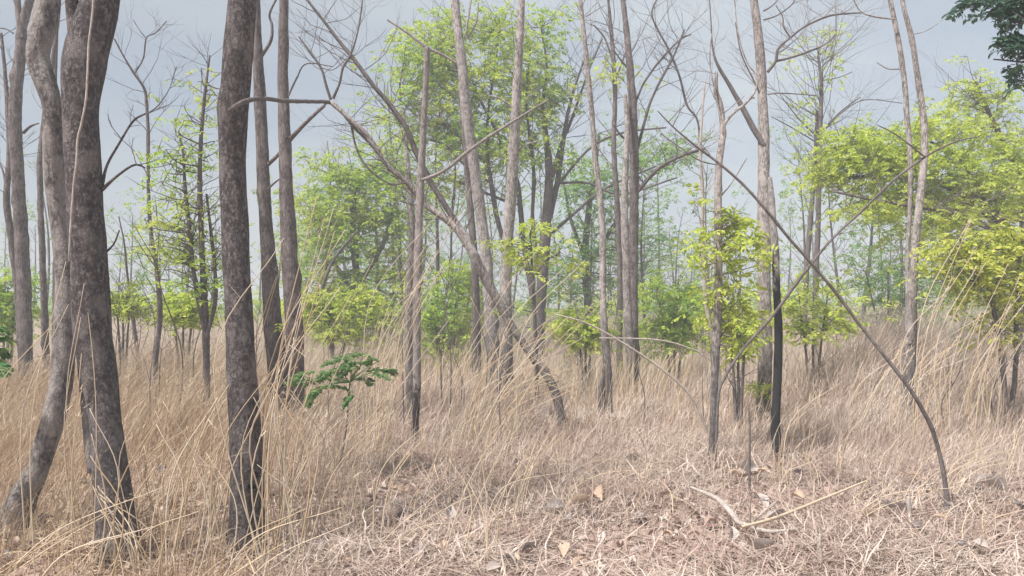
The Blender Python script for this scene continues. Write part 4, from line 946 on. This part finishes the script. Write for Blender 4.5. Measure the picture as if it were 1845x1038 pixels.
# wispy upright stems standing thinly round the trunks
r = np.random.default_rng(14)
x, y = field(15000, 6.5, 17, r, 1.6)
keep = r.uniform(0, 1, len(x)) < np.clip(1.7 * lumpy(x, y, 1.3, 5.0) - 0.35, 0, 1) * np.clip((y - 6) / 3, 0.15, 1)
x, y = x[keep], y[keep]; n = len(x)
H = r.uniform(0.45, 1.15, n) * np.interp(y, [6.5, 9, 12], [0.6, 0.8, 1.1])
m_ = MB(); blades(m_, np.stack([x, y, gz(x, y) - 0.01], 1), H, np.stack([H * r.normal(0.16, 0.2, n), H * r.normal(0, 0.15, n)], 1), 0.0055 * np.maximum(1, y / 8) * r.uniform(0.6, 1.2, n), r, 1.5)
tag(m_.build('wispy_grass', M['stalk'], smooth=False), 'wispy upright straw stems standing thinly round the mid distance trunks', 'grass', kind='stuff')

# flattened straw: long thin stems lying and arching over the ground
def mat_object(name, label, mat, n, seed, select, y0=3.0, y1=13):
    r = np.random.default_rng(seed)
    x, y = field(n, y0, y1, r, 1.3)
    keep = (r.uniform(0, 1, n) < 0.08 + 1.5 * lumpy(x, y, 2.2, seed) ** 1.6) & select(x, y, r)
    x, y = x[keep], y[keep]; n = len(x)
    a = r.uniform(0, 2 * pi, n); L = r.uniform(0.12, 0.55, n)
    H = np.abs(r.normal(0.02, 0.07, n)) + 0.005
    base = np.stack([x, y, gz(x, y) + np.abs(r.normal(0.0, 0.03, n)) + 0.004], 1)
    m_ = MB(); blades(m_, base, H, np.stack([np.cos(a) * L, np.sin(a) * L], 1), 0.0075 * r.uniform(0.4, 1.6, n) * np.maximum(1, y / 8), r, 1.05, face=a + pi / 2)
    return tag(m_.build(name, mat, smooth=False), label, 'straw', kind='stuff')
mat_object('flattened_straw', 'flattened golden straw between the thick trunks', M['straw_gold'], 34000, 21, goldside)
mat_object('flattened_straw', 'flattened pale straw matting the clearing floor', M['straw'], 115000, 22, paleside)

# ------------------------------------------------------------------ long stalks one can tell apart
def clump(label, runs, seed, mat='stalk', wid=1.0, plume=False, single=None):
    r = np.random.default_rng(600 + seed)
    m_ = MB(); org = None
    for ri, (bx, by, tx, ty, D, n, sb, st) in enumerate(runs):
        for _ in range(n):
            d = D + r.normal(0, 0.25)
            b = at(bx + r.normal(0, sb), by, d); b[2] = gz(b[0], b[1]) - 0.02
            t = at(tx + r.normal(0, st), ty + r.normal(0, st), d + r.normal(0, 0.2))
            if org is None: org = b.copy()
            sag = np.linalg.norm(t - b) * r.uniform(0.01, 0.16); t = b + (t - b) * r.uniform(0.7, 1.08)
            mid = (b + t) / 2 + np.array([-sag * np.sign(t[0] - b[0]), 0, sag * 0.7])
            S = spline(np.array([b, mid, t]), 6)
            tube(m_, S, np.linspace(0.0052, 0.0022, len(S)) * wid * (1 + 0.06 * max(0, D - 5)) * r.uniform(0.7, 1.2), 4)
            if plume or r.uniform() < 0.15:
                e = S[-1]; dd = unit(S[-1] - S[-2])
                k = 16 if plume else 8
                pts = e - dd * r.uniform(0, 0.22, (k, 1)) + r.normal(0, 0.006, (k, 3))
                H = r.uniform(0.02, 0.06, k)
                blades(m_, pts, H, np.stack([r.normal(dd[0] * 0.06, 0.02, k), r.normal(0, 0.02, k)], 1), np.full(k, 0.004), r)
            elif r.uniform() < 0.5:      # a dry leaf hanging off the stem
                i = r.integers(3, 10); c = S[i]
                a = r.uniform(0, 6.3); L = r.uniform(0.1, 0.3)
                blades(m_, c[None] - 0.003, np.array([r.uniform(-0.12, 0.12)]), np.array([[math.cos(a) * L, math.sin(a) * L]]), np.array([0.006]), r, 1.2)
            if single:
                tag(m_.build('grass_stalk', M[mat], None, b), label + ' ' + single[1][ri], 'grass', single[0]); m_ = MB()
    if single: return
    return tag(m_.build('grass_clump', M[mat], None, org), label, 'grass')
clump('long straw stalks leaning right from the foot of the knotted trunk', [(480, 960, 610, 350, 4.8, 7, 25, 40), (500, 980, 570, 420, 4.7, 7, 30, 40), (340, 940, 500, 560, 4.6, 5, 40, 40), (350, 1000, 400, 660, 4.5, 8, 30, 40)], 1)
clump('tight bundle of leaning straw stalks left of the charred dead pole', [(680, 790, 800, 420, 8.3, 8, 8, 14), (672, 800, 770, 440, 8.2, 6, 10, 16), (690, 790, 850, 330, 8.4, 3, 8, 10), (650, 800, 720, 560, 8.2, 8, 20, 30)], 2)
clump('tangle of crossing straw stalks round the leaning dead tree', [(860, 780, 1000, 600, 8.8, 14, 30, 30), (800, 790, 960, 480, 8.6, 5, 25, 30), (900, 780, 1080, 430, 8.7, 5, 30, 30), (900, 770, 1010, 640, 9.2, 22, 50, 40), (1040, 780, 960, 620, 9.2, 8, 30, 30), (840, 790, 900, 620, 8.8, 10, 40, 40)], 3)
clump('tall plumed straw stalks leaning right near the golden bush', [(1640, 800, 1742, 395, 8.6, 4, 12, 10), (1700, 800, 1765, 440, 8.7, 4, 20, 14), (1760, 800, 1840, 520, 8.8, 12, 40, 20), (1600, 820, 1680, 600, 8.8, 16, 60, 40), (1740, 820, 1800, 560, 9.2, 20, 60, 25)], 4, 'stalk', 1.1, True)
clump('upright orange straw stalks in front of the thick forked trunk', [(160, 1010, 150, 480, 4.35, 3, 12, 8), (168, 1010, 165, 700, 4.3, 6, 10, 14), (100, 960, 140, 520, 4.5, 3, 30, 10), (20, 1000, 130, 510, 4.4, 1, 6, 6), (300, 1000, 320, 700, 4.6, 12, 40, 30), (250, 1020, 330, 800, 4.4, 8, 40, 40)], 5, 'stalk')
clump('straw stalks fallen across the feet of the thick trunks', [(-30, 985, 255, 880, 4.3, 3, 14, 8), (20, 1020, 260, 930, 4.2, 3, 20, 14), (-20, 900, 110, 1000, 4.2, 4, 20, 20), (250, 960, 170, 850, 4.4, 5, 12, 14), (300, 1000, 170, 900, 4.3, 3, 12, 14)], 6, 'stalk')
clump('bowed pale stalks low in front of the knotted trunk', [(340, 1000, 520, 955, 4.4, 4, 14, 12), (330, 960, 470, 725, 4.5, 1, 10, 10), (540, 980, 430, 780, 4.5, 1, 10, 10), (380, 1010, 610, 900, 4.3, 4, 20, 20), (500, 1010, 500, 700, 4.4, 6, 14, 14)], 7, 'stalk')
clump('loose straw stalk standing', [(520, 960, 560, 620, 5.2, 9, 30, 30), (600, 960, 640, 760, 5.2, 12, 40, 40), (560, 900, 700, 660, 6.0, 8, 40, 40), (640, 940, 700, 700, 5.6, 8, 40, 40), (700, 1000, 800, 760, 5.0, 8, 60, 40)], 8, 'stalk', 0.9, single=('loose stalks right of the knotted trunk', ['just right of the knotted trunk', 'low down between knotted trunk and charred dead pole', 'beside the feathery green plant', 'below the feathery green plant', 'below the charred dead pole']))
clump('upright single straw stem', [(840, 1020, 870, 800, 4.9, 12, 80, 40), (960, 960, 980, 760, 5.6, 14, 60, 40), (1110, 930, 1120, 790, 6.0, 9, 70, 40), (830, 900, 900, 720, 6.6, 14, 60, 40)], 9, 'stalk', 0.8, single=('sparse stems in the middle of the clearing', ['at the bottom edge left of the large grey leaf', 'just behind the large grey leaf', 'right of the long pale tan leaf', 'below the white barked tree']))
clump('bent single straw stalk', [(1000, 860, 1280, 830, 6.8, 3, 20, 10), (1270, 930, 1180, 880, 5.9, 6, 30, 20), (1420, 900, 1490, 770, 6.6, 8, 40, 30), (1560, 960, 1640, 860, 5.4, 8, 60, 40), (1760, 980, 1820, 880, 5.0, 10, 50, 40), (1700, 930, 1840, 800, 5.8, 8, 60, 30)], 10, 'stalk', 0.9, single=('bent stalks in the right part of the clearing', ['bowed low across the middle of the clearing', 'left of the pale curved branch', 'right of the charred pole foot', 'left of the pale broken stub', 'in the lower right corner', 'right of the bent sapling']))

# ------------------------------------------------------------------ dead leaves
def leaf_mesh(name, r, mat, curl=0.5, asp=0.5):
    us, vs = np.linspace(0, 1, 6), np.array([-1, -0.5, 0, 0.5, 1])
    v = []
    c1, c2, tw_ = r.uniform(-curl, curl), r.uniform(0.2, 1.0) * curl, r.uniform(-0.5, 0.5)
    for u in us:
        w = asp * 0.5 * math.sin(pi * min(max(u, 0.02), 0.98)) ** 0.75
        for q in vs:
            y = q * w
            z = c1 * 0.5 * (u - 0.5) ** 2 * 2 + c2 * (q * q) * w * 1.4 + tw_ * (u - 0.5) * y + r.normal(0, 0.012)
            v.append([u - 0.5, y, z])
    id_ = np.arange(30).reshape(6, 5)
    m_ = MB(); m_.add(np.array(v), np.stack([id_[:-1, :-1], id_[1:, :-1], id_[1:, 1:], id_[:-1, 1:]], -1).reshape(-1, 4))
    o = m_.build(name, mat)
    return o
r = np.random.default_rng(90)
special = [(1003, 922, 42, 'leaf_grey', 'large curled grey dead leaf in the middle of the clearing'), (1022, 938, 30, 'leaf_grey', 'dark folded dead leaf touching the large grey one'),
           (1045, 917, 40, 'leaf_tan', 'flat tan dead leaf right of the large grey one'), (1075, 905, 44, 'leaf_tan', 'long pale tan leaf pointing up out of the straw'),
           (940, 938, 24, 'leaf_pale', 'small whitish dead leaf left of the large grey one'), (806, 935, 42, 'leaf_pale', 'broad whitish leaf beside a dark curled one'),
           (768, 928, 36, 'leaf_grey', 'dark curled leaf left of the broad whitish one'), (1010, 1005, 40, 'leaf_tan', 'broad tan leaf lying at the bottom of the clearing'),
           (952, 1006, 30, 'leaf_grey', 'small dark upturned leaf near the bottom edge'), (1610, 948, 56, 'leaf_pale', 'crumpled whitish leaf left of the pale broken stub'),
           (1632, 942, 36, 'leaf_pale', 'small white scrap against the pale broken stub'), (1788, 908, 62, 'leaf_pale', 'ragged whitish leaf at the far right of the clearing'),
           (1140, 838, 34, 'leaf_pale', 'white leaf scrap behind the bent straw stalks'), (1345, 862, 50, 'leaf_pale', 'whitish flake in the straw under the thin dark twig'),
           (1370, 915, 54, 'leaf_pale', 'pale bleached leaf above the long yellow cane'), (1375, 1010, 50, 'leaf_pale', 'bleached leaf scrap near the bottom, under the pale curved branch'),
           (1400, 955, 40, 'leaf_pale', 'bleached leaf just below the long yellow cane'), (30, 790, 40, 'leaf_pale', 'white flake near the dark burnt log piece'),
           (1590, 790, 44, 'leaf_pale', 'pale patch of bleached leaf left of the twin trunks'), (1115, 765, 34, 'leaf_pale', 'bleached leaf at the foot of the split stem'), (1735, 1018, 30, 'leaf_grey', 'small dark curled leaf in the lower right corner')]
for (px, py, sz, mat, lab) in special:
    D = 2147 / (py - 560 + 6); p = at(px, py, D); p[2] = gz(p[0], p[1]) + 0.09
    o = leaf_mesh('dead_leaf', r, M[mat], 0.9, r.uniform(0.45, 0.7)); s_ = sz * D / F
    o.scale = (s_,) * 3; o.location = p; o.rotation_euler = (r.uniform(0.1, 0.8), r.uniform(-0.4, 0.4), r.uniform(0, 6.3))
    tag(o, lab, 'leaf', 'dead leaves that stand out in the clearing')
base_leaves = [leaf_mesh('fallen_leaf', r, M[['litter', 'leaf_tan', 'leaf_grey', 'litter', 'leaf_pale', 'leaf_tan'][k]], 1.4, r.uniform(0.4, 0.65)) for k in range(6)]
for k in range(240):
    x, y = (a[0] for a in field(1, 4.2, 7.6, r, 1.2, 0.66))
    o = base_leaves[k] if k < 6 else base_leaves[k % 6].copy()
    if k >= 6: COL.objects.link(o)
    s_ = r.uniform(0.05, 0.15)
    o.scale = (s_,) * 3; o.location = (x, y, gz(x, y) + r.uniform(0.03, 0.10)); o.rotation_euler = (r.normal(0, 0.5), r.normal(0, 0.5), r.uniform(0, 6.3))
    q = 922.5 + F * x / y
    tag(o, ['brown', 'tan', 'grey', 'brown', 'whitish', 'tan'][k % 6] + ' dead leaf in the foreground straw '
        + ('by the thick trunks' if q < 330 else 'round the knotted trunk' if q < 650 else 'left of the large grey leaf' if q < 960 else 'right of the large grey leaf' if q < 1250
           else 'by the pale curved branch' if q < 1560 else 'near the bent sapling'), 'leaf', 'fallen leaves in the foreground straw')
n = 15000
x, y = field(n, 3.2, 14, r, 1.3)
a = r.uniform(0, 2 * pi, n); s_ = r.uniform(0.018, 0.05, n) * (1 + 0.3 * lumpy(x, y, 1.5))
c = np.stack([x, y, gz(x, y) + 0.005 + np.abs(r.normal(0, 0.02, n))], 1)
d = np.stack([np.cos(a), np.sin(a), r.normal(0, 0.4, n)], 1) * s_[:, None]; w = np.stack([-np.sin(a), np.cos(a), r.normal(0, 0.5, n)], 1) * (s_ * 0.45)[:, None]
up = np.array([0, 0, 1.0]) * (s_ * 0.3)[:, None]
v = np.stack([c - d, c + w + up, c + d, c - w + up], 1).reshape(-1, 3)
b = (np.arange(n) * 4)[:, None]
m_ = MB(); m_.add(v, None, np.concatenate([b + np.array([[0, 2, 1]]), b + np.array([[0, 3, 2]])]))
tag(m_.build('leaf_litter', M['litter'], smooth=False), 'small brown leaf litter scattered between the straw', 'litter', kind='stuff')

# ------------------------------------------------------------------ thin haze, added to lift the darks like a milky veil
mbh = MB()
x0, x1, y0, y1, z0, z1 = -640, 640, -80, 1540, -1.2, 13.5
mbh.add([[x0, y0, z0], [x1, y0, z0], [x1, y1, z0], [x0, y1, z0], [x0, y0, z1], [x1, y0, z1], [x1, y1, z1], [x0, y1, z1]],
        [[0, 3, 2, 1], [4, 5, 6, 7], [0, 1, 5, 4], [1, 2, 6, 5], [2, 3, 7, 6], [3, 0, 4, 7]])
mh = bpy.data.materials.new('haze_veil'); mh.use_nodes = True
mh.node_tree.nodes.clear()
pv = mh.node_tree.nodes.new('ShaderNodeVolumePrincipled')
pv.inputs['Color'].default_value = (0.93, 0.96, 1.0, 1); pv.inputs['Density'].default_value = 0.0072; pv.inputs['Anisotropy'].default_value = 0.0
mo = mh.node_tree.nodes.new('ShaderNodeOutputMaterial'); mh.node_tree.links.new(pv.outputs[0], mo.inputs['Volume'])
tag(mbh.build('haze', mh, smooth=False), 'thin pale haze filling the whole woodland, added to lift its darks', 'haze', kind='stuff')
